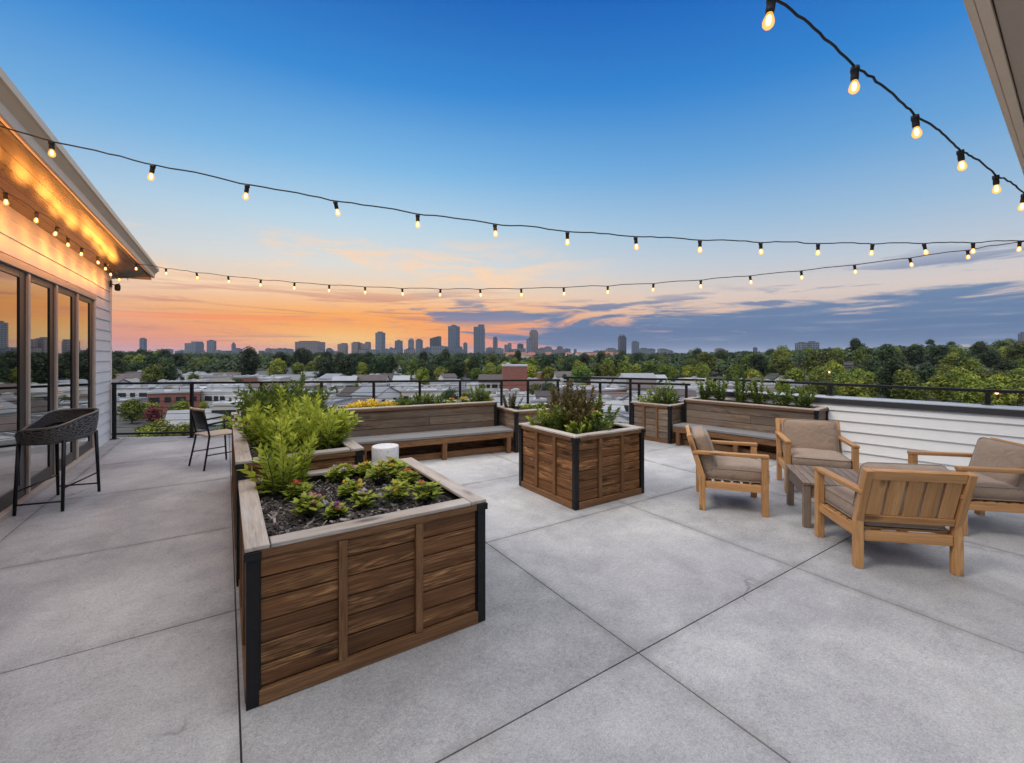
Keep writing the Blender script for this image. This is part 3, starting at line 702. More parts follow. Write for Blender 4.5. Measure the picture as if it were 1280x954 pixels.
# back planter
def loc_b(x, y, z): p = G_O+UB*x+NB*y; return (p.x, p.y, z)
zg = .725
def golden(label, loc, seed, r=.16, h=.14):
    t = thing('golden_plant', label, 'flower', loc); mb = MB(); rg = random.Random(seed)
    for i in range(260):
        a = rg.uniform(0, 6.28); q = r*math.sqrt(rg.random()); z = h*(1-.6*(q/r)**2)*rg.uniform(.35, 1.1)
        leaf(mb, V((math.cos(a)*q, math.sin(a)*q, z)), V((math.cos(a)+rg.gauss(0, .6), math.sin(a)+rg.gauss(0, .6), .8)), V((0, 0, 1)), rg.uniform(.03, .06), rg.uniform(.025, .04), .15)
    mb.build('flower', M['gold'], t); mb = MB(); stems(mb, mb, 14, h*.7, r*.9, .5, .05, .03, .03, seed=seed); mb.build('foliage', M['shrub'], t)
golden('yellow flower clump at the left end of the back planter', loc_b(.36, .24, zg), 1)
golden('middle yellow flower clump of the back planter', loc_b(.58, .22, zg), 2, .15, .17)
golden('yellow flower clump next to the round green shrubs of the back planter', loc_b(.84, .24, zg), 3, .15, .12)
for i, (x, h, rad, m, lab) in enumerate([
        (1.08, .2, .13, 'fern_dark', 'low dark green shrub right of the yellow flowers in the back planter'),
        (1.34, .27, .15, 'fern_dark', 'rounded dark green shrub in the middle of the back planter'),
        (1.62, .22, .14, 'shrub', 'mid green shrub right of the middle of the back planter'),
        (2.36, .36, .15, 'shrub', 'tallest green shrub near the right end of the back planter')]):
    shrub('leafy_shrub', lab, 'shrub', loc_b(x, .24, zg), m, n=24, h=h, rad=rad, tilt=.6, LL=.06, LW=.032, gap=.024, seed=120+i, whorl=3, taper=.2)
low_flower('orange flowered plant in the back planter left of its tallest shrub', loc_b(1.84, .2, zg), .1, .13, ('orange', 'pink'), 130)
low_flower('yellow flowered plant in the back planter just left of its tallest shrub', loc_b(2.06, .2, zg), .11, .14, ('yellow',), 131)
low_flower('yellow flowered plant at the far right end of the back planter', loc_b(2.48, .12, zg), .08, .12, ('yellow',), 132)
for i, (x, y, h, m, lab) in enumerate([(.14, .45, .34, 'bronze', 'reddish green shrub at the left end of the small corner planter by the back bench'), (.4, .35, .13, 'lantana', 'low green plant in the middle of the small corner planter by the back bench'),
                                    (.72, .35, .16, 'fern_dark', 'low dark green plant at the right of the small corner planter by the back bench')]):
    p = C_O+UB*x+NB*y; shrub('leafy_shrub', lab, 'shrub', (p.x, p.y, .605), m, n=18, h=h, rad=.13, tilt=.6, LL=.055, LW=.03, gap=.024, seed=140+i, whorl=3, taper=.2)
def loc_r(O, x, y, z): p = O+NR*x-UR*y; return (p.x, p.y, z)
for i, (x, y, h, m, lab) in enumerate([(.25, .25, .36, 'shrub', 'tall leafy green shrub in the small corner planter of the right bench'), (.22, .55, .2, 'lantana', 'low green plant at the left of the small corner planter of the right bench'),
                                    (.55, .3, .24, 'shrub', 'leafy shrub at the right back of the small corner planter of the right bench')]):
    shrub('leafy_shrub', lab, 'shrub', loc_r(E_O, x, y, .615), m, n=16, h=h*1.5, rad=.14, tilt=.6, LL=.075, LW=.04, gap=.034, seed=150+i, whorl=3, taper=.2)
for i, (y, h, lab) in enumerate([(1.80, .30, 'young green shrub at the left end of the long right planter'), (1.50, .34, 'young green shrub second from the left in the long right planter'),
                                 (1.20, .42, 'tallest young green shrub in the long right planter'), (.86, .32, 'young green shrub right of the tallest one in the long right planter'),
                                 (.55, .36, 'young green shrub second from the right end of the long right planter'), (.24, .27, 'young green shrub at the right end of the long right planter')]):
    shrub('leafy_shrub', lab, 'shrub', loc_r(F_O, .24, y, .715), 'shrub', n=10, h=h*1.7, rad=.085, tilt=.5, LL=.088, LW=.046, gap=.04, seed=160+i, whorl=3, taper=.2)

# ------------------------------------------------------------------ lounge chairs and tables
def cushion(mb, c, size, M3, puff=.022, n=10, seed=0):
    rg = random.Random(seed); w, d, h = size; c = V(c); vs = []; idx = {}
    def P(u, v, s):
        e = (1-abs(u)**4)*(1-abs(v)**4)
        r = .045; x = u*w/2; y = v*d/2
        cx = max(0, abs(u)*w/2-(w/2-r)); cy = max(0, abs(v)*d/2-(d/2-r))
        if cx > 0 and cy > 0:
            l = math.hypot(cx, cy)
            if l > 0: k = max(cx, cy)/l; x = math.copysign(w/2-r+cx*k, u); y = math.copysign(d/2-r+cy*k, v)
        z = s*(h/2-.012+(puff+.012)*e**.5)+.004*math.sin(u*5+seed)*math.cos(v*4+seed*2)*e
        return V((x, y, z))
    g = [-1+2*i/n for i in range(n+1)]; g = [math.copysign(abs(x)**.8, x) for x in g]
    fs = []
    for s in (1, -1):
        b = len(vs)
        for j in range(n+1):
            for i in range(n+1): vs.append(P(g[i], g[j], s))
        for j in range(n):
            for i in range(n):
                a = b+j*(n+1)+i; q = (a, a+1, a+n+2, a+n+1); fs.append(q if s > 0 else q[::-1])
    per = [i for i in range(n+1)]+[(j)*(n+1)+n for j in range(1, n+1)]+[n*(n+1)+i for i in range(n-1, -1, -1)]+[j*(n+1) for j in range(n-1, 0, -1)]
    off = (n+1)**2; m = len(per)
    mids = []
    for i in per:
        p = (vs[i]+vs[i+off])/2; q = V((p.x*1.018, p.y*1.018, 0)); mids.append(len(vs)); vs.append(q)
    for k in range(m):
        l = (k+1) % m
        fs.append((per[k], mids[k], mids[l], per[l])); fs.append((mids[k], per[k]+off, per[l]+off, mids[l]))
    top = [M3 @ (vs[i]*1.0) + c for i in per]; bot = [M3 @ vs[i+off]+c for i in per]
    mb.add([M3 @ v+c for v in vs], fs, smooth=True)
    return top, bot
CW = .318; CFY, CRY = .285, -.285
def lounge_chair(label):
    random.seed(11)
    t = thing('lounge_chair', label, 'armchair', group='teak lounge chairs around the low table')
    sq = .058
    for sx in (-1, 1):
        mb = MB(); mb.box((sx*CW, CFY, .285), (sq, sq, .57)); mb.build('leg', M['teak'], t, bevel=.005)
        mb = MB(); mb.box((sx*CW, CRY, .18), (sq-.004, sq, .36))
        mb.build('leg', M['teak'], t, bevel=.005)
        mb = MB(); mb.beam((sx*CW, CRY+.008, .325), (sx*CW, CRY-.128, .765), .05, .052, (0, 1, 0)); mb.build('back_post', M['teak'], t, bevel=.005)
        mb = MB(); mb.box((sx*CW, -.03, .588), (.068, .70, .034)); mb.build('arm', M['teak'], t, bevel=.008)
        mb = MB(); mb.box((sx*CW, 0, .262), (.034, .51, .07)); mb.build('seat_rail', M['teak'], t, bevel=.004)
    mb = MB(); mb.box((0, CFY, .262), (2*CW-.062, .034, .07)); mb.build('seat_rail', M['teak'], t, bevel=.004)
    mb = MB(); mb.box((0, CRY, .245), (2*CW-.062, .036, .075)); mb.build('seat_rail', M['teak'], t, bevel=.004)
    mb = MB()
    for k in range(6): mb.box((0, -.22+.088*k, .288), (2*CW-.05, .06, .016))
    mb.build('seat_slats', M['teak'], t, bevel=.003).name = 'seat_base'
    # leaning back: bottom rail, top rail, five wide boards
    lean = math.atan2(.136, .44); m = Matrix.Rotation(lean, 3, 'X'); o = V((0, CRY+.008, .325))
    def bp(x, s, off=0): return o+m @ V((x, off, s))
    mb = MB(); mb.box(bp(0, .425), (2*CW-.052, .036, .075), m); mb.box(bp(0, .06), (2*CW-.052, .036, .055), m)
    n = 5; pw = (2*CW-.052)/n
    for k in range(n): mb.box(bp(-CW+.026+(k+.5)*pw, .238, .002), (pw-.018, .018, .30), m)
    mb.build('backrest', M['teak'], t, bevel=.004)
    mb = MB(); tp, bt = cushion(mb, (0, .035, .372), (2*CW-.075, .60, .135), Matrix.Identity(3), .016, seed=1)
    s = mb.build('seat_cushion', M['fabric'], t); mb = MB(); mb.tube(tp, .006, 6, closed=True); mb.tube(bt, .006, 6, closed=True); mb.build('piping', M['piping'], s)
    mb = MB(); mm = Matrix.Rotation(lean+R(90)-.02, 3, 'X'); tp, bt = cushion(mb, bp(0, .222, .095), (2*CW-.075, .42, .13), mm, .03, seed=3)
    s = mb.build('back_cushion', M['fabric'], t); mb = MB(); mb.tube(tp, .006, 6, closed=True); mb.tube(bt, .006, 6, closed=True); mb.build('piping', M['piping'], s)
    return t
def face(dx, dy): return math.atan2(-dx, dy)
ch = lounge_chair('teak lounge chair turned sideways, left of the grey low table, facing right')
ch.location = (4.54, 2.68, 0); ch.rotation_euler = (0, 0, face(.6, -.8))
dup(ch, (5.85, 2.40, 0), face(-.83, -.56), 'teak lounge chair behind the low table facing the camera')
dup(ch, (4.41, 1.33, 0), face(.69, .725), 'teak lounge chair seen from behind, its slatted back towards the camera')
dup(ch, (5.89, 1.10, 0), face(-.70, .71), 'teak lounge chair cut by the right edge of the picture')
def coffee_table():
    random.seed(21); rz = math.atan2(.59, .81)
    c = V((4.745, 2.135, 0))+V((.59, -.81, 0))*.30
    t = thing('coffee_table', 'low grey weathered slatted table between the four lounge chairs', 'table', tuple(c), rz)
    L, W, H = .72, .60, .42
    mb = MB(); n = 9
    for k in range(n): mb.box((0, -W/2+(k+.5)*W/n, H-.012), (L, W/n-.006, .024))
    mb.build('tabletop', M['table'], t, bevel=.003)
    for sx in (-1, 1):
        for sy in (-1, 1):
            mb = MB(); mb.box((sx*(L/2-.04), sy*(W/2-.04), (H-.026)/2), (.06, .06, H-.026)); mb.build('leg', M['table'], t, bevel=.004)
    for sy in (-1, 1):
        mb = MB(); mb.box((0, sy*(W/2-.035), H-.085), (L-.145, .03, .115)); mb.build('apron', M['table'], t, bevel=.003)
    for sx in (-1, 1):
        mb = MB(); mb.box((sx*(L/2-.035), 0, H-.085), (.03, W-.145, .115)); mb.build('apron', M['table'], t, bevel=.003)
coffee_table()
mb = MB(); mb.lathe([(.165, .0), (.172, .006), (.176, .36), (.172, .372), (.16, .376)], 40)
tag(mb.build('drum_table', M['ceramic'], loc=(1.79, 5.86, 0)), 'white speckled round drum side table in front of the back bench', 'side table')

def bar_stool():
    t = thing('bar_chair', 'black woven bucket bar chair beside the glass doors', 'chair', (-1.50, 6.62, 0), R(-13))
    prof = [(.27, 0), (.335, .012), (.365, .05), (.385, .13), (.395, .235)]
    n = 40; vs = []; fs = []
    def se(a): c_, s_ = math.cos(a), math.sin(a); return math.copysign(abs(c_)**.65, c_), math.copysign(abs(s_)**.65, s_)
    def lift(a): return .055*math.sin(a)+.015*math.cos(2*a)-.13*max(0, math.cos(a-R(205)))**5
    def ring(r, z, inner):
        for k in range(n):
            a = 2*math.pi*k/n; e = r-(.03 if inner else 0); c_, s_ = se(a)
            vs.append((e*c_*.60, e*s_*.98, .68+z+lift(a)*max(0, z/.235)))
    seq = [(r, z, 0) for r, z in prof]+[(.392, .245, 1)]+[(r, max(z, .07), 1) for r, z in prof[::-1] if z > .05]
    for r, z, i in seq: ring(r, z, i)
    m = len(seq)
    for i in range(m-1):
        for k in range(n): l = (k+1) % n; fs.append((i*n+k, i*n+l, (i+1)*n+l, (i+1)*n+k))
    fs.append(tuple(range(n))[::-1])
    mb = MB(); mb.add(vs, fs, smooth=True); mb.build('seat_shell', M['wicker'], t)
    mb = MB(); rg = random.Random(3)
    def on(a, u, off):
        u = max(0, min(1, u))*(len(prof)-1); i = min(int(u), len(prof)-2); f = u-i
        r = prof[i][0]*(1-f)+prof[i+1][0]*f+off; z = prof[i][1]*(1-f)+prof[i+1][1]*f
        c_, s_ = se(a); return V((r*c_*.60, r*s_*.98, .68+z+lift(a)*z/.235))
    for k in range(17):
        u = .12+.86*k/16; ph = rg.uniform(0, 6)
        mb.tube([on(2*math.pi*j/120, u+.02*math.sin(j*1.3+ph), .005+.005*math.sin(j*math.pi/2+k*math.pi)) for j in range(120)], .0048, 5, closed=True)
    for k in range(60):
        a = 2*math.pi*k/60; sl = .16*(1 if k % 2 else -1)
        mb.tube([on(a+sl*j/6, .08+.9*j/6, .006) for j in range(7)], .0042, 5)
    mb.tube([on(2*math.pi*j/60, 1, .002)+V((0, 0, .008)) for j in range(60)], .012, 7, closed=True)
    mb.build('wicker_weave', M['strand'], t)
    mb = MB(); cv = [(.33*se(2*math.pi*k/n)[0]*.56, .33*se(2*math.pi*k/n)[1]*.98, .76) for k in range(n)]; cv += [(x, y, .80) for x, y, z in cv]
    mb.add(cv, [tuple(range(n))[::-1], tuple(range(n, 2*n))]+[(k, (k+1) % n, n+(k+1) % n, n+k) for k in range(n)]); mb.build('seat_cushion', M['fabric_dark'], t, bevel=.012)
    L = {}
    for sx, sy in ((-1, -1), (1, -1), (1, 1), (-1, 1)):
        top = V((sx*.175, sy*.30, .72)); bot = V((sx*.185, sy*.345, .0)); L[sx, sy] = (top, bot)
        mb = MB(); mb.tube([bot, top], [.014, .018], 10); mb.build('leg', M['steel'], t)
    q = lambda s, f: s[1].lerp(s[0], f)
    for a, b, f in (((-1, -1), (1, -1), .14), ((-1, 1), (1, 1), .14), ((1, -1), (1, 1), .32), ((-1, -1), (-1, 1), .32)):
        mb = MB(); mb.tube([q(L[a], f), q(L[b], f)], .009, 8); mb.build('foot_rail', M['steel'], t)
M['strand'] = plain('black_resin_strand', (.12, .108, .1), .35, 0, .5, 50)
M['fabric_dark'] = plain('charcoal_cushion', (.09, .09, .095), .9, 0, .2, 200, .2)
bar_stool()
def side_chair():
    random.seed(31); t = thing('side_chair', 'black metal chair with pale wood seat by the long raised planter', 'chair', (-.12, 7.66, 0), face(.92, .386))
    hw = .215
    for sx in (-1, 1):
        mb = MB(); mb.tube([(sx*(hw+.03), -.25, 0), (sx*hw, -.17, .46), (sx*hw, -.215, .68), (sx*hw, -.245, .82)], .013, 8); mb.build('leg', M['steel'], t)
        mb = MB(); mb.tube([(sx*(hw+.02), .23, 0), (sx*hw, .2, .46), (sx*hw, .19, .63), (sx*hw, .16, .655)], .013, 8); mb.build('leg', M['steel'], t)
        mb = MB(); mb.tube([(sx*hw, .17, .66), (sx*(hw+.005), 0, .645), (sx*hw, -.2, .62)], .014, 8); mb.build('arm', M['steel'], t)
        mb = MB(); mb.tube([(sx*(hw+.022), .215, .2), (sx*(hw+.022), -.215, .2)], .008, 8); mb.build('stretcher', M['steel'], t)
    mb = MB(); mb.span((-hw+.005, -.2, .448), (hw-.005, .225, .472)); mb.build('seat', M['plywood'], t, bevel=.01)
    mb = MB(); vs = []; fs = []; n = 8
    for j, (z, y) in enumerate(((.55, -.185), (.66, -.205), (.76, -.232), (.815, -.24))):
        for i in range(n+1):
            u = -1+2*i/n; vs.append((u*hw*.98, y-.03*(1-u*u), z))
    for j in range(3):
        for i in range(n): a = j*(n+1)+i; fs.append((a, a+1, a+n+2, a+n+1))
    mb.add(vs, fs, smooth=True); b = mb.build('backrest', M['steel'], t); m = b.modifiers.new('solid', 'SOLIDIFY'); m.thickness = .01
    mb = MB(); mb.tube([(u*hw*1.03, -.24-.03*(1-u*u), .832) for u in [-1+2*i/8 for i in range(9)]], .019, 8); mb.build('top_rail', M['plywood'], t)
side_chair()

# ------------------------------------------------------------------ string lights
def bulb_proto():
    mb = MB(); mb.lathe([(.011, .012), (.0185, .01), (.0195, -.012), (.016, -.014), (.017, -.042), (.015, -.056)], 12); s = mb.build('lamp_socket', M['rubber'])
    mb = MB(); mb.lathe([(.011, -.055), (.0135, -.064), (.0195, -.078), (.0225, -.091), (.0205, -.104), (.0125, -.114), (.004, -.117)], 14); nf = len(mb.f)
    mb.lathe([(.003, -.062), (.0085, -.070), (.0095, -.088), (.007, -.098), (.003, -.102)], 8)
    b = mb.build('bulb', M['bulb'], s); b.data.materials.append(M['filament'])
    for p in b.data.polygons: p.material_index = 1 if p.index >= nf else 0
    return s, b
SOCK, BULB = bulb_proto(); first = [True]
def string_light(label, pts_fn, ts, cord, group=None, wob=.008, seed=0, tilt=.1):
    rg = random.Random(seed); p0 = pts_fn(cord[0]); t = thing('string_light', label, 'string lights', tuple(p0))
    n = 160; pts = []
    for i in range(n+1):
        s = cord[0]+(cord[1]-cord[0])*i/n; p = pts_fn(s); pts.append(p-p0+V((rg.gauss(0, wob*.25), rg.gauss(0, wob*.25), rg.gauss(0, wob*.3))))
    mb = MB(); mb.tube(pts, .0052, 6); mb.build('cord', M['rubber'], t)
    for s in ts:
        p = pts_fn(s)-p0+V((0, 0, -.008))
        if first[0]: a, b = SOCK, BULB; first[0] = False
        else:
            a = SOCK.copy(); COL.objects.link(a); b = BULB.copy(); COL.objects.link(b); b.parent = a
        a.scale = (.88,)*3; a.parent = t; a.location = p; a.rotation_euler = (rg.gauss(0, tilt), rg.gauss(0, tilt), 0)
def at(d, l, z): p = FW*d+RT*l; return V((p.x, p.y, z))
def s1(i):
    z = 2.60+.0083*(i-7.3)**2 if i < 7.3 else 2.60+.0037*(i-7.3)**2
    return at(2.97+.1105*i, -3.12+.5965*i, z+.012*abs(math.sin(math.pi*i)))
string_light('long string of lit bulbs crossing the sky from the eave to the right', s1, [i for i in range(-1, 19)], (-1.6, 18.6), seed=1)
def s2(i): return at(1.53+.296*i, .907+.522*i, 2.70+.006*(i-5)**2+.02*abs(math.sin(math.pi*i)))
string_light('string of large lit bulbs at the top right, closest to the camera', s2, range(-1, 9), (-1.5, 9), seed=2)
def s3(i): return at(7.2-.1092*i, -5.18+.59*i, 2.525+.0045*(i-9.6)**2+.012*abs(math.sin(math.pi*i)))
string_light('farthest string of small bulbs low over the skyline', s3, range(-3, 24), (-3.4, 24), seed=3)
def s4(i): return V((-1.61+.03*math.sin(i*1.7), 3.9+.6*i, 3.03+.02*abs(math.sin(math.pi*i))))
string_light('string of lit bulbs hung along the wall under the wooden eave', s4, range(0, 12), (-2, 12.0), seed=4)
# glow of that run comes from the bulbs themselves plus small warm lamps inside them
for i in range(0, 12):
    l = bpy.data.lights.new('bulb_lamp', 'POINT'); l.energy = 4.8; l.color = (1, .34, .055); l.shadow_soft_size = .06
    o = bpy.data.objects.new('bulb_lamp', l); COL.objects.link(o); p = s4(i); o.location = (p.x, p.y, p.z-.15)
#MARK

# ------------------------------------------------------------------ land below the terrace
def smooth(a, b, x):
    t = max(0, min(1, (x-a)/(b-a))); return t*t*(3-2*t)
def land(x, y):
    d = math.hypot(x, y); p = V((x, y, 0)); f = p.dot(FW); r = p.dot(RT)
    brg = math.atan2(r, f)
    h = -14+smooth(160, 1000, d)*7.5
    h += smooth(.30, .75, brg)*smooth(110, 420, d)*8.5*(1-smooth(2000, 3500, d)) if -1.2 < brg < 2 else 0
    h += smooth(-.60, -.85, brg)*smooth(120, 350, d)*3 if -2 < brg < 0 else 0
    return h-smooth(1200, 3000, d)*1.0
def groundmat():
    t = NT('valley_ground'); o = t.obj(); a = t.noise(o, .03, 6, .65); b = t.noise(o, .5, 4)
    c = t.ramp(t.math('ADD', t.math('MULTIPLY', a, .8), t.math('MULTIPLY', b, .2)), [(.40, (.018, .034, .010)), (.47, (.034, .044, .018)), (.52, (.05, .048, .045)), (.7, (.08, .08, .08))])
    t.base(c); t.rough(.95); return t.m
M['ground'] = groundmat()
def ground():
    rs = [0, 12, 25, 40, 60, 80, 100, 120, 140, 170, 200, 240, 290, 350, 420, 500, 600, 720, 860, 1000, 1300, 1700, 2200, 2800, 3500, 4500, 6500, 10000, 16000]
    n = 120; vs = [(0, 0, -14)]; fs = []
    for r in rs[1:]:
        for k in range(n):
            a = 2*math.pi*k/n; x, y = r*math.cos(a), r*math.sin(a); vs.append((x, y, land(x, y)))
    for k in range(n): fs.append((0, 1+k, 1+(k+1) % n))
    for i in range(len(rs)-2):
        for k in range(n): l = (k+1) % n; fs.append((1+i*n+k, 1+(i+1)*n+k, 1+(i+1)*n+l, 1+i*n+l))
    mb = MB(); mb.add(vs, fs, smooth=True); tag(mb.build('ground', M['ground']), kind='structure')
ground()
def brg(px): return (px-640)/548               # bearing (tangent) of a column of the view

# ------------------------------------------------------------------ houses and low blocks
M['wall_white'] = plain('whitewashed_wall', (.52, .515, .51), .8, 0, .15, .8)
M['wall_cream'] = plain('cream_render', (.46, .42, .36), .8, 0, .12, .8)
M['wall_grey'] = plain('grey_render', (.27, .28, .30), .8, 0, .12, .8)
M['roof_white'] = plain('white_roof_membrane', (.40, .41, .43), .6, 0, .3, .35, per=.5)
M['roof_grey'] = plain('grey_metal_roof', (.21, .225, .245), .5, 0, .2, .4, per=.5)
M['roof_dark'] = plain('dark_slate_roof', (.075, .06, .06), .8, 0, .3, .8, per=.5)
M['roof_red'] = plain('terracotta_roof', (.24, .095, .065), .85, 0, .25, .7)
M['window'] = plain('dark_window', (.025, .03, .036), .15, 0, .2, 2)
M['unit'] = plain('rooftop_unit_metal', (.38, .39, .40), .5, .1, .12, 2)
def brickmat():
    t = NT('red_brick'); o = t.obj(); b = t.new('ShaderNodeTexBrick'); b.inputs['Scale'].default_value = 1.0
    b.inputs['Color1'].default_value = (.22, .065, .045, 1); b.inputs['Color2'].default_value = (.30, .10, .07, 1); b.inputs['Mortar'].default_value = (.2, .14, .12, 1)
    b.inputs['Brick Width'].default_value = .5; b.inputs['Row Height'].default_value = .2; b.inputs['Mortar Size'].default_value = .02
    s = t.new('ShaderNodeSeparateXYZ'); t.link(o, s.inputs[0]); c = t.new('ShaderNodeCombineXYZ'); t.link(t.math('ADD', s.outputs[0], s.outputs[1]), c.inputs[0]); t.link(s.outputs[2], c.inputs[1])
    t.link(c.outputs[0], b.inputs['Vector']); t.base(b.outputs[0]); t.rough(.9); return t.m
M['brick'] = brickmat()
WINME = {}
def add_window(parent, x, y, z, w, h, ax):
    k = (round(w, 1), round(h, 1), ax)
    if k not in WINME:
        mb = MB(); mb.box((0, 0, 0), (w, .12, h) if ax == 0 else (.12, w, h)); o = mb.build('window', M['window']); WINME[k] = o.data
    else: o = bpy.data.objects.new('window', WINME[k]); COL.objects.link(o)
    o.parent = parent; o.location = (x, y, z); return o
UNITME = []
def low_block(label, group, loc, rz, w, d, h, wallm, roofm, windows=0, units=0, gable=0, seed=0, name='low_block', cat='building', two=True):
    rg = random.Random(seed); t = thing(name, label, cat, loc, rz, group)
    mb = MB()
    if gable:
        mb.add([(-w/2, -d/2, -2), (w/2, -d/2, -2), (w/2, d/2, -2), (-w/2, d/2, -2), (-w/2, -d/2, h), (w/2, -d/2, h), (w/2, d/2, h), (-w/2, d/2, h), (-w/2, 0, h+gable-.05), (w/2, 0, h+gable-.05)],
               [(0, 1, 5, 4), (2, 3, 7, 6), (1, 2, 6, 9, 5), (3, 0, 4, 8, 7), (3, 2, 1, 0)])
    else: mb.span((-w/2, -d/2, -2), (w/2, d/2, h))
    mb.build('wall', M[wallm], t)
    mb = MB()
    if gable:
        for s in (-1, 1):
            a = [(-w/2-.3, s*(d/2+.3), h-.3*gable/(d/2)), (w/2+.3, s*(d/2+.3), h-.3*gable/(d/2)), (w/2+.3, 0, h+gable), (-w/2-.3, 0, h+gable)]
            b = [(x, y, z+.14) for x, y, z in a]; mb.add(a+b, [(0, 1, 2, 3), (4, 7, 6, 5), (0, 4, 5, 1), (2, 6, 7, 3), (1, 5, 6, 2), (0, 3, 7, 4)])
    else:
        mb.span((-w/2-.1, -d/2-.1, h+.002), (w/2+.1, d/2+.1, h+.16))
        for x0, y0, x1, y1 in ((-w/2-.1, -d/2-.1, w/2+.1, -d/2+.15), (-w/2-.1, d/2-.15, w/2+.1, d/2+.1), (-w/2-.1, -d/2+.151, -w/2+.15, d/2-.151), (w/2-.15, -d/2+.151, w/2+.1, d/2-.151)):
            mb.span((x0, y0, h+.161), (x1, y1, h+.5))
    mb.build('roof', M[roofm], t)
    if windows:
        fl = [h-1.7] if h < 4.6 or not two else [h-1.7, h-4.7]
        for z in fl:
            for k in range(windows):
                if rg.random() < .15: continue
                add_window(t, -w/2+(k+.5)*w/windows, -d/2-.03, z, 1.3 if rg.random() < .6 else 2.1, 1.3, 0)
        for k in range(max(2, windows//2)):
            for s in (-1, 1): add_window(t, s*(w/2+.03), -d/2+(k+.5)*d/max(2, windows//2), h-1.7, 1.3, 1.3, 1)
    for k in range(units):
        if not UNITME:
            mb = MB(); mb.span((-.9, -.7, 0), (.9, .7, 1.1)); mb.lathe([(.5, 1.1), (.5, 1.25)], 14); o = mb.build('rooftop_unit', M['unit']); UNITME.append(o.data)
        else: o = bpy.data.objects.new('rooftop_unit', UNITME[0]); COL.objects.link(o)
        o.parent = t; o.location = (rg.uniform(-.35, .35)*w, rg.uniform(-.3, .3)*d, h+.17); o.rotation_euler = (0, 0, rg.choice((0, 1.57))); sc = rg.uniform(.6, 1.3); o.scale = (sc, sc, sc)
    return t
PLACED = []
def free(p, r):
    return all((p.x-q.x)**2+(p.y-q.y)**2 > (r+s)**2 for q, s in PLACED)
random.seed(77)
LB = {('wall_white', 0): ('white flat roofed low building among the roofs seen through the railing', 'white low buildings below the terrace'),
      ('wall_cream', 0): ('cream walled low building among the roofs seen through the railing', 'cream low buildings below the terrace'),
      ('wall_grey', 0): ('grey walled low building among the roofs seen through the railing', 'grey low buildings below the terrace'),
      ('brick', 0): ('red brick low building among the roofs seen through the railing', 'red brick low buildings below the terrace'),
      ('wall_white', 1): ('white house with a pitched roof among the roofs seen through the railing', 'pitched roof houses below the terrace')}
# the near ones, one by one
def special(px, d, label, w, dd, h, wm, rm, rz=0, gable=0, win=4, units=0, name='low_block', seed=1, cat='building', dz=0):
    p = polar(brg(px), d); p.z = land(p.x, p.y)+dz; PLACED.append((p, max(w, dd)*.5))
    return low_block(label, None, tuple(p), -YAW+rz, w, dd, h, wm, rm, win, units, gable, seed, name, cat)
special(246, 90, 'grey pitched roof sloping away below the railing left of the black chair', 9, 9, 1.6, 'wall_grey', 'roof_grey', .5, 2.6, 2, name='house')
special(172, 128, 'white two storey building with dark square windows below the left end of the railing', 11, 8, 5.6, 'wall_white', 'roof_white', .12, 0, 4, 4)
special(284, 122, 'white building with dark openings and many rooftop units behind the black chair', 11, 8, 5.4, 'wall_white', 'roof_white', -.1, 0, 5, 6)
special(330, 138, 'dark slate gabled house left of the dark ferns', 10, 8, 4.4, 'wall_white', 'roof_dark', .3, 2.4, 4, name='house')
special(215, 150, 'cream building with a row of rooftop units left of the gabled slate house', 12, 8, 5.0, 'wall_cream', 'roof_white', .05, 0, 5, 6)
special(643, 150, 'square red brick block with a pale parapet rising behind the railing', 8.2, 8, 11.6, 'brick', 'roof_white', .05, 0, 0, 1, name='brick_tower')
n = 0
for d0, d1, cnt, pa, pb in ((75, 95, 22, 120, 900), (97, 125, 40, 120, 960), (128, 165, 52, 130, 1000), (168, 205, 36, 150, 900), (210, 300, 24, 170, 800)):
    for _ in range(cnt*4):
        if cnt <= 0: break
        px = random.uniform(pa, pb); d = random.uniform(d0, d1)
        if px < 300 and d < 112: continue
        if 600 < px < 690 and 120 < d < 152: continue
        w = random.uniform(6, 15); dd = random.uniform(5.5, 10); p = polar(brg(px), d)
        if not free(p, w*.42): continue
        cnt -= 1; PLACED.append((p, w*.5)); n += 1
        wm = random.choice(('wall_white', 'wall_white', 'wall_cream', 'wall_cream', 'wall_grey', 'brick')); g = 1 if random.random() < .28 else 0
        if g: wm = 'wall_white'
        rm = random.choice(('roof_white', 'roof_white', 'roof_white', 'roof_grey')) if not g else random.choice(('roof_grey', 'roof_dark', 'roof_dark', 'roof_grey'))
        lab, grp = LB[(wm, g)]
        h = random.uniform(2.6, 6.0); p.z = land(p.x, p.y)
        low_block(lab, grp, tuple(p), -YAW+random.choice((0, .12, -.25, .5))+random.gauss(0, .05), w, dd, h, wm, rm, (random.randint(3, 6) if d < 175 else 0), random.randint(1, 5) if d < 240 and not g else 0, random.uniform(1.4, 2.6) if g else 0, n, 'house' if g else 'low_block')
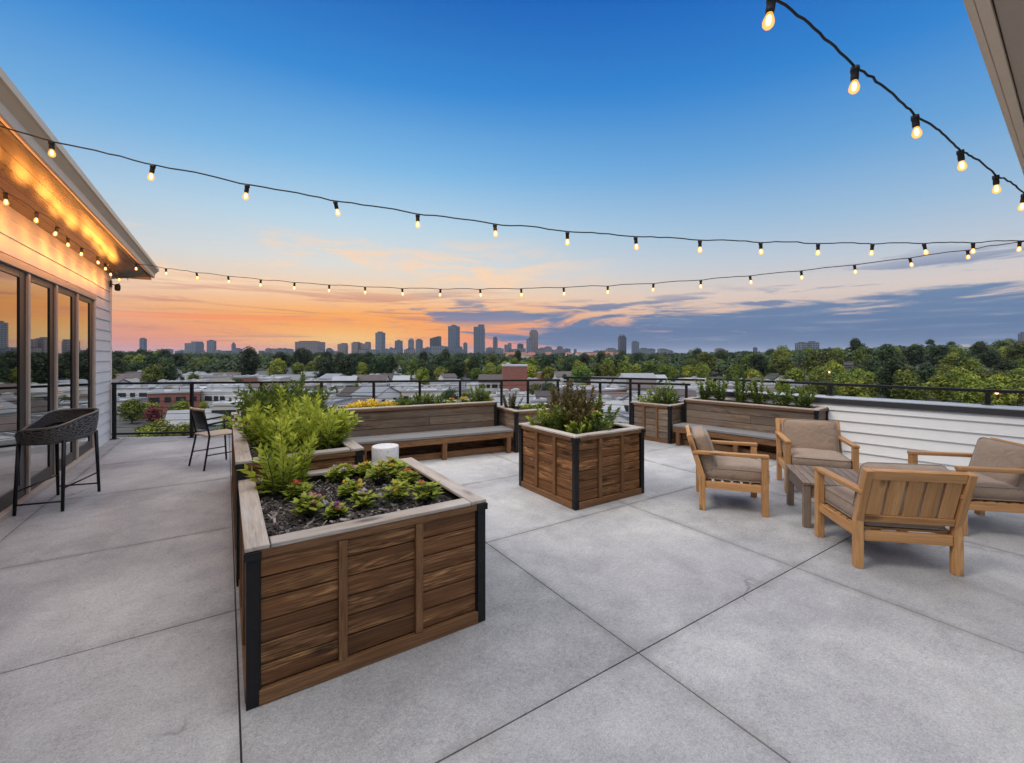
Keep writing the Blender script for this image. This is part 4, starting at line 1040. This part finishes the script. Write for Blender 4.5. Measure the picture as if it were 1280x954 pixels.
# terracotta roofed terraces far out
for i in range(16):
    px = 640+random.uniform(-8, 135); d = random.uniform(620, 860); p = polar(brg(px), d); p.z = land(p.x, p.y)+5.5
    low_block('terracotta roofed house in the far row between the woods and the skyline', 'terracotta roofed houses far behind the brick block', tuple(p), -YAW+random.gauss(0, .3), random.uniform(9, 15), 8, random.uniform(3.5, 5.5), 'wall_cream', 'roof_red', 0, 0, 3, 200+i, 'house')
for i, (px, d) in enumerate(((600, 470), (1226, 300), (1205, 320), (1270, 330))):
    p = polar(brg(px), d); p.z = land(p.x, p.y)+(6 if px > 1000 else 1)
    low_block(('white house among the mid distance trees left of the brick block', 'white house peeking out of the treetops on the right hill', 'small pink walled house among the treetops on the right hill', 'white house by the far right edge of the wood')[i], None, tuple(p), -YAW, 6 if px > 1000 else 9, 6, 4, 'wall_white' if i != 2 else 'wall_cream', 'roof_grey', 0, 0, 2.2, 300+i, 'house')

# ------------------------------------------------------------------ skyline
def facade(name, wall, glass, lit=0):
    t = NT(name); o = t.obj(); s = t.new('ShaderNodeSeparateXYZ'); t.link(o, s.inputs[0])
    a = t.math('FRACT', t.math('DIVIDE', t.math('ADD', s.outputs[0], s.outputs[1]), 9.0)); b = t.math('FRACT', t.math('DIVIDE', s.outputs[2], 7.0))
    k = t.math('MULTIPLY', t.math('GREATER_THAN', a, .34), t.math('GREATER_THAN', b, .36))
    n = t.noise(o, .05, 3)
    c = t.mix(k, wall, t.mix(n, tuple(x*.7 for x in glass[:3]), glass)); t.base(c); t.rough(t.math('SUBTRACT', .7, t.math('MULTIPLY', k, .5))); return t.m
M['tower_blue'] = facade('blue_glass_facade', (.085, .115, .16), (.022, .04, .07))
M['tower_grey'] = facade('grey_stone_facade', (.13, .155, .19), (.03, .05, .08))
M['tower_pink'] = facade('pinkish_stone_facade', (.19, .15, .145), (.05, .048, .06))
M['tower_dark'] = facade('dark_glass_facade', (.022, .03, .045), (.014, .024, .042))
DS = 2400
def tower(x0, x1, ytop, label, mat='tower_grey', d=DS, style='flat', group=None, seed=0):
    rg = random.Random(seed+int(x0*7)); c = (x0+x1)/2; w = (x1-x0)/548*d; p = polar(brg(c), d); p.z = land(p.x, p.y)-1
    H = CAMZ+(443-ytop)/548*d-p.z; dep = w*rg.uniform(.7, 1.0)
    t = thing('tower' if H > 55 else 'city_block', label, 'tower' if H > 55 else 'building', tuple(p), -YAW+(rg.uniform(-.25, .25) if style != 'wide' else 0), group)
    mb = MB(); hb = H*(1 if style in ('flat', 'wide') else .88)
    cw = w*.86
    mb.span((-cw/2, -dep/2, 0), (cw/2, dep/2, hb))
    if style == 'step': mb.span((cw*.02, -dep*.4, hb+.1), (cw/2, dep*.4, H))
    if style == 'notch': mb.span((-cw*.5+.2, -dep*.45, hb+.1), (-.1*cw, dep*.45, hb+.05*H)); mb.span((-.08*cw, -dep*.45, hb+.1), (cw*.45, dep*.45, H))
    if style == 'round': mb.lathe([(cw*.48, hb+.1), (cw*.42, hb+.06*H), (cw*.22, H)], 16)
    if style == 'slant': mb.add([(-cw/2, -dep/2, hb+.1), (cw/2, -dep/2, hb+.1), (cw/2, dep/2, hb+.1), (-cw/2, dep/2, hb+.1), (cw/2, -dep/2, H), (cw/2, dep/2, H)], [(0, 1, 4), (1, 2, 5, 4), (2, 3, 5), (0, 4, 5, 3), (0, 3, 2, 1)])
    if style == 'crown': mb.span((-cw*.36, -dep*.36, hb+.1), (cw*.36, dep*.36, hb+H*.06)); mb.add([(-cw*.3, -dep*.3, hb+H*.06+.1), (cw*.3, -dep*.3, hb+H*.06+.1), (cw*.3, dep*.3, hb+H*.06+.1), (-cw*.3, dep*.3, hb+H*.06+.1), (0, 0, H)], [(0, 1, 4), (1, 2, 4), (2, 3, 4), (3, 0, 4), (3, 2, 1, 0)])
    mb.build('shaft', M[mat], t)
    if style in ('flat', 'wide') and H > 30:
        mb = MB(); q = rg.uniform(.15, .4); mb.span((-cw*q, -dep*.3, H+.1), (cw*q*.8, dep*.3, H+H*.03+2)); mb.build('plant_room', M['tower_dark'], t)
    if style == 'crown': mb = MB(); mb.tube([(0, 0, H-2), (0, 0, H+9)], [1.1, .4], 6); mb.build('spire', M['tower_dark'], t)
    return t
for a in [(176, 182, 423.5, 'lone slim tower at the far left of the skyline above the trees', 'tower_blue', DS),
          (235, 251, 427, 'broad low office block on the left of the skyline right of the lone slim tower', 'tower_grey', DS, 'step'),
          (260, 269, 426, 'squarish grey tower right of the broad low office block on the left', 'tower_grey', DS),
          (290, 294, 428, 'tiny slim tower between the squarish grey one and the wide pink block', 'tower_blue', DS, 'round'),
          (372, 404, 427.5, 'very wide pinkish block left of the sunset glow', 'tower_pink', DS, 'wide'),
          (423, 434, 429, 'pair of low pinkish slabs in front of the sunset glow', 'tower_pink', DS, 'notch'),
          (441, 451, 428.5, 'low pinkish block just left of the first tall tower', 'tower_pink', DS),
          (452, 463, 427.5, 'pinkish block touching the first tall tower', 'tower_pink', DS, 'step'),
          (470.5, 480.5, 416, 'first tall grey tower right of the sunset glow', 'tower_grey', DS),
          (494, 503, 426, 'blue grey tower second right of the first tall one', 'tower_blue', DS),
          (510, 518, 423, 'round topped grey tower left of the slanted tower', 'tower_grey', DS, 'round'),
          (520, 528, 425, 'dark blue tower next to the round topped one', 'tower_blue', DS),
          (538, 551, 420.5, 'tower with a slanted notched top left of the two tallest', 'tower_dark', DS, 'slant'),
          (539, 559, 433, 'low wide block at the foot of the slanted tower', 'tower_grey', DS-150),
          (561, 574, 408, 'tall dark blue slab, left of the two tallest towers', 'tower_blue', DS),
          (579, 584.5, 429, 'small block between the two tallest towers', 'tower_grey', DS),
          (591.5, 607, 406, 'tallest twin topped tower in the middle of the skyline', 'tower_blue', DS, 'notch'),
          (616, 622, 420, 'slender round topped tower right of the tallest', 'tower_blue', DS, 'round'),
          (630, 640, 429, 'stepped grey block right of the slender tower', 'tower_grey', DS, 'step'),
          (646, 655, 430.5, 'low dark block left of the pointed tower', 'tower_dark', DS),
          (658, 666, 424, 'shorter shoulder tower leaning against the pointed tower', 'tower_grey', DS-60),
          (661, 673, 410.5, 'tower with a pointed crown and a spire', 'tower_pink', DS, 'crown'),
          (680, 690, 434, 'low block just right of the pointed tower', 'tower_grey', DS),
          (696, 704, 433.5, 'last small tower at the right end of the central skyline', 'tower_blue', DS),
          (773, 782.5, 418, 'tall dark tower standing alone right of the skyline', 'tower_dark', DS, 'round'),
          (789, 799, 427.5, 'shorter blue tower beside the lone dark one', 'tower_blue', DS),
          (942, 946, 435, 'tiny tower peeping over the wood right of centre', 'tower_blue', 1900),
          (996, 1008, 429, 'left half of the twin grey office blocks above the right wood', 'tower_grey', 1500),
          (1008.5, 1021, 428, 'right half of the twin grey office blocks above the right wood', 'tower_grey', 1500),
          (1275, 1283, 417, 'blue tower cut by the right edge of the picture', 'tower_blue', 1500)]:
    tower(*a)
rg = random.Random(5)
for i in range(120):
    px = rg.uniform(195, 470) if i < 45 else rg.uniform(440, 800) if i < 110 else rg.uniform(800, 900); w = rg.uniform(4, 13)
    tower(px, px+w, rg.uniform(435.5, 441.0)-(2 if 470 < px < 690 and rg.random() < .4 else 0), 'small hazy block among the low roofs at the foot of the skyline', rg.choice(('tower_grey', 'tower_blue', 'tower_pink', 'tower_grey')), rg.uniform(2100, 2900), 'flat', 'small blocks at the foot of the skyline', i)

# ------------------------------------------------------------------ trees
def crown(mb, rg, Rr, Hc, z0, nblob, nleaf, size, shape=1.0):
    blobs = []
    for i in range(nblob):
        u = rg.random(); a = i*2.4+rg.gauss(0, .4); zz = (i+.5)/nblob
        prof = math.sin(math.pi*min(1, max(.08, zz**shape*.86+.10)))**.7
        rr = Rr*prof*rg.uniform(.45, .82)*(.6 if i % 4 == 0 else 1)
        blobs.append((V((math.cos(a)*rr*.8, math.sin(a)*rr*.8, z0+Hc*zz*.86)), Rr*rg.uniform(.30, .50), rg.gauss(0, .16)))
    for c, r, tone in blobs:
        for k in range(nleaf):
            o = V((rg.gauss(0, 1), rg.gauss(0, 1), rg.gauss(.15, 1))).normalized(); p = c+V((o.x, o.y, o.z*.85))*r*(rg.random()**.33)*rg.uniform(.9, 1.12)
            nn = (o+V((rg.gauss(0, .5), rg.gauss(0, .5), rg.gauss(.3, .5)))).normalized()
            t1 = nn.cross(V((rg.gauss(0, 1), rg.gauss(0, 1), rg.gauss(0, 1)))).normalized(); t2 = nn.cross(t1); s = size*rg.uniform(.6, 1.25)
            mb.add([p-t1*s*.6, p-t2*s*.35, p+t1*s*.6, p+t2*s*.35], [(0, 1, 2, 3)], rn=min(1, max(0, .5+tone+rg.gauss(0, .2))), smooth=False)
def tree_proto(seed, H, Rr, mat, nblob=22, nleaf=150, size=.66, base=.28, shape=1.0):
    rg = random.Random(seed); random.seed(seed); t = thing('leafy_tree', 'x', 'tree')
    mb = MB(); crown(mb, rg, Rr, H*(1-base), H*base, nblob, nleaf, size, shape); mb.build('crown', M[mat], t)
    mb = MB(); mb.tube([(0, 0, -.5), (.05, 0, H*.25), (.1, .1, H*.5), (0, .1, H*.8)], [.35, .26, .18, .05], 7)
    for k in range(5):
        a = k*1.3; mb.tube([(0, 0, H*(.25+.06*k)), (math.cos(a)*Rr*.4, math.sin(a)*Rr*.4, H*(.4+.06*k)), (math.cos(a)*Rr*.7, math.sin(a)*Rr*.7, H*(.52+.06*k))], [.14, .09, .03], 5)
    mb.build('trunk', M['bark'], t); return t
PRO = {'mid': [tree_proto(1, 12, 5.0, 'tree'), tree_proto(2, 13, 4.4, 'tree', 22), tree_proto(3, 11, 5.6, 'tree', 24), tree_proto(9, 12.5, 4.8, 'tree', 26, 90)],
       'lime': [tree_proto(4, 11, 4.8, 'tree_lime', 22), tree_proto(5, 10, 4.6, 'tree_lime', 20), tree_proto(10, 11.5, 4.2, 'tree_lime', 26, 90)],
       'dark': [tree_proto(6, 14, 5.2, 'tree_dark', 24), tree_proto(7, 15, 4.6, 'tree_dark', 22), tree_proto(8, 13, 5.8, 'tree_dark', 26)],
       'red': [tree_proto(11, 4, 2.4, 'tree_red', 12, 60, .4)], 'gold': [tree_proto(12, 6, 2.6, 'tree_gold', 12, 60, .45)],
       'bush': [tree_proto(13, 4, 3.2, 'tree_lime', 12, 70, .45, .05), tree_proto(14, 4.5, 3.0, 'tree', 12, 70, .45, .05)],
       'pine': [tree_proto(15, 15, 4.6, 'tree_dark', 14, 90, .6, .72, .8)]}
USED = {}
TR = []
def plant_tree(kind, p, s, label, group, name=None, rg=random):
    pr = rg.choice(PRO[kind]); p = V((p.x, p.y, land(p.x, p.y)-.3)); rz = rg.uniform(0, 6.28); sc = (s*rg.uniform(.9, 1.15), s*rg.uniform(.9, 1.15), s*rg.uniform(.88, 1.12))
    if pr.name not in USED:
        USED[pr.name] = 1; t = pr; t.location = p; t.rotation_euler = (0, 0, rz); t.scale = sc; t['label'] = label
        if group: t['group'] = group
    else: t = dup(pr, p, rz, label, group, sc)
    if not group and 'group' in t: del t['group']
    if name: t.name = name
    TR.append(p); return t
rg = random.Random(12)
def scatter(zone, cnt, pa, pb, da, db, mix, s0, s1, gap):
    c = 0
    for _ in range(cnt*12):
        if c >= cnt: break
        px = rg.uniform(pa, pb); d = da*(db/da)**rg.random(); p = polar(brg(px), d)
        if not free(p, 3.5) or any((p.x-q.x)**2+(p.y-q.y)**2 < gap*gap for q in TR): continue
        k = rg.choice(mix); c += 1
        plant_tree(k, p, rg.uniform(s0, s1), {'mid': 'mid green round crowned tree %s', 'lime': 'light yellow green tree %s', 'dark': 'dark green tree %s'}[k] % zone, {'mid': 'mid green trees %s', 'lime': 'light green trees %s', 'dark': 'dark trees %s'}[k] % zone, None, rg)
R_ = 'in the wood rising beyond the white parapet'
C_ = 'in the tree belt behind the middle rooftops'
L_ = 'in the woods behind the left rooftops'
scatter(R_, 60, 850, 1310, 112, 168, ['lime', 'lime', 'mid', 'mid', 'dark'], .68, .98, 5.5)
scatter(R_, 58, 820, 1320, 172, 350, ['mid', 'dark', 'dark', 'mid', 'lime'], .9, 1.25, 8.0)
scatter(C_, 44, 520, 880, 185, 260, ['lime', 'lime', 'mid', 'dark'], .85, 1.1, 7.0)
scatter(C_, 44, 420, 880, 255, 400, ['mid', 'dark', 'dark', 'mid', 'lime'], 1.0, 1.3, 8.5)
scatter(L_, 16, 112, 210, 140, 230, ['dark', 'dark', 'mid'], .8, 1.05, 7.0)
scatter(L_, 50, 120, 480, 200, 360, ['dark', 'dark', 'mid', 'dark', 'lime'], .95, 1.3, 8.5)
scatter('standing between the rooftops seen through the railing', 34, 150, 900, 90, 210, ['mid', 'dark', 'lime'], .34, .6, 4.5)
for px, d, k, s, lab in ((158, 98, 'red', 1.25, 'dark red autumn bush below the left end of the railing'), (192, 96, 'red', 1.1, 'smaller red autumn bush beside the grey pitched roof'),
                         (150, 92, 'bush', .8, 'green bush at the foot of the dark red one'), (208, 112, 'bush', .9, 'yellow green bush behind the red autumn bushes'), (186, 116, 'gold', .55, 'orange autumn shrub among the left rooftops'), (222, 106, 'bush', 1.0, 'round green bush just above the grey pitched roof'),
                         (1080, 150, 'gold', .9, 'small orange tree at the edge of the right wood'), (1216, 118, 'bush', .9, 'pale green bush just above the guard rail on the right'), (1120, 112, 'bush', 1.0, 'bush low behind the parapet right of the shrubs'),
                         (1262, 114, 'bush', 1.0, 'bush behind the parapet at the far right')):
    plant_tree(k, polar(brg(px), d), s, lab, None, 'autumn_bush' if k == 'red' else 'bush' if k == 'bush' else 'autumn_tree', rg)
for i in range(34):
    p = polar(brg(rg.uniform(130, 420) if i < 20 else rg.uniform(420, 860)), rg.uniform(74, 118))
    if free(p, 2.2) or i < 8: plant_tree('bush', p, rg.uniform(.45, .95), 'low green bush between the near roofs below the railing', 'green bushes between the near roofs below the railing', 'bush', rg)
for px, d, s, lab in ((1234, 430, 1.25, 'umbrella shaped pine on the crest of the right wood'), (1262, 430, 1.25, 'second umbrella shaped pine on the right crest, nearer the picture edge'), (1163, 480, 1.15, 'small umbrella pine standing above the white house on the crest'), (1189, 490, 1.2, 'lone thin pine on the crest between the white house and the umbrella pines')):
    plant_tree('pine', polar(brg(px), d), s, lab, None, 'umbrella_pine', rg)
M['lamp_glow'] = None
def lampmat():
    t = NT('street_lamp_globe'); t.b.inputs['Emission Color'].default_value = (1, .55, .35, 1); t.b.inputs['Emission Strength'].default_value = 3; return t.m
M['lamp_glow'] = lampmat()
for px, d, zz, lab in ((1036, 140, 8.6, 'lit street lamp among the trees left of the small orange tree'), (1246, 112, 4.6, 'lit street lamp low behind the parapet on the right'), (1272, 112, 4.6, 'lit street lamp low behind the parapet at the picture edge')):
    p = polar(brg(px), d); p.z = land(p.x, p.y); t = thing('street_lamp', lab, 'street lamp', tuple(p))
    mb = MB(); mb.tube([(0, 0, 0), (0, 0, zz)], [.09, .06], 8); mb.build('pole', M['steel'], t); mb = MB(); mb.lathe([(.05, zz), (.3, zz+.15), (.38, zz+.4), (.25, zz+.7), (.05, zz+.78)], 12); mb.build('globe', M['lamp_glow'], t)
def far_wood():
    rg = random.Random(33); random.seed(33); mb = MB()
    for _ in range(3600):
        px = rg.uniform(100, 1320); d = 270*(2300/270)**rg.random(); p = polar(brg(px), d); z = land(p.x, p.y)
        r = rg.uniform(4, 8); tone = rg.gauss(.4, .22); hh = rg.uniform(6, 12)
        if d < 420 and not free(p, 4): continue
        near = d < 650
        for k in range(110 if near else 36):
            o = V((rg.gauss(0, 1), rg.gauss(0, 1), abs(rg.gauss(0, .8)))).normalized(); q = V((p.x, p.y, z+hh*.45))+V((o.x*r, o.y*r, o.z*hh*.55))*rg.uniform(.75, 1.1)
            nn = (o+V((rg.gauss(0, .4), rg.gauss(0, .4), .2))).normalized(); t1 = nn.cross(V((rg.gauss(0, 1), rg.gauss(0, 1), .1))).normalized(); t2 = nn.cross(t1); s = r*(.2 if near else .42)
            mb.add([q-t1*s, q-t2*s*.7, q+t1*s, q+t2*s*.7], [(0, 1, 2, 3)], rn=min(1, max(0, tone+rg.gauss(0, .12))))
    o = mb.build('distant_woodland', M['tree_far']); tag(o, 'far woodland reaching to the foot of the skyline', 'woodland', kind='stuff')
M['tree_far'] = leafmat('far_tree_leaf', (.016, .034, .010), (.065, .10, .022), .25)
far_wood()
for k, ps in PRO.items():
    for t in ps:
        if t.name not in USED and t.get('label') == 'x':
            for c in list(t.children): bpy.data.objects.remove(c)
            bpy.data.objects.remove(t)

# ------------------------------------------------------------------ evening haze
def haze():
    m = bpy.data.materials.new('evening_air'); m.use_nodes = True; nt = m.node_tree; nt.nodes.remove(nt.nodes['Principled BSDF'])
    v = nt.nodes.new('ShaderNodeVolumePrincipled'); v.inputs['Color'].default_value = (.70, .76, .9, 1); v.inputs['Density'].default_value = HAZE; v.inputs['Anisotropy'].default_value = 0
    nt.links.new(v.outputs[0], nt.nodes['Material Output'].inputs['Volume'])
    mb = MB(); mb.span((-17000, -17000, -30), (17000, 17000, 190)); o = mb.build('haze', m); tag(o, kind='stuff')
HAZE = .00005
haze()

# ------------------------------------------------------------------ render settings
scene.view_settings.view_transform = 'Standard'; scene.view_settings.look = 'None'; scene.view_settings.exposure = 0; scene.view_settings.gamma = 1
scene.render.engine = 'CYCLES'
c = scene.cycles; c.use_denoising = True; c.max_bounces = 6; c.diffuse_bounces = 3; c.glossy_bounces = 3; c.transmission_bounces = 3; c.volume_bounces = 0; c.caustics_reflective = False; c.caustics_refractive = False
c.sample_clamp_indirect = 4
try: c.denoiser = 'OPENIMAGEDENOISE'
except Exception: pass
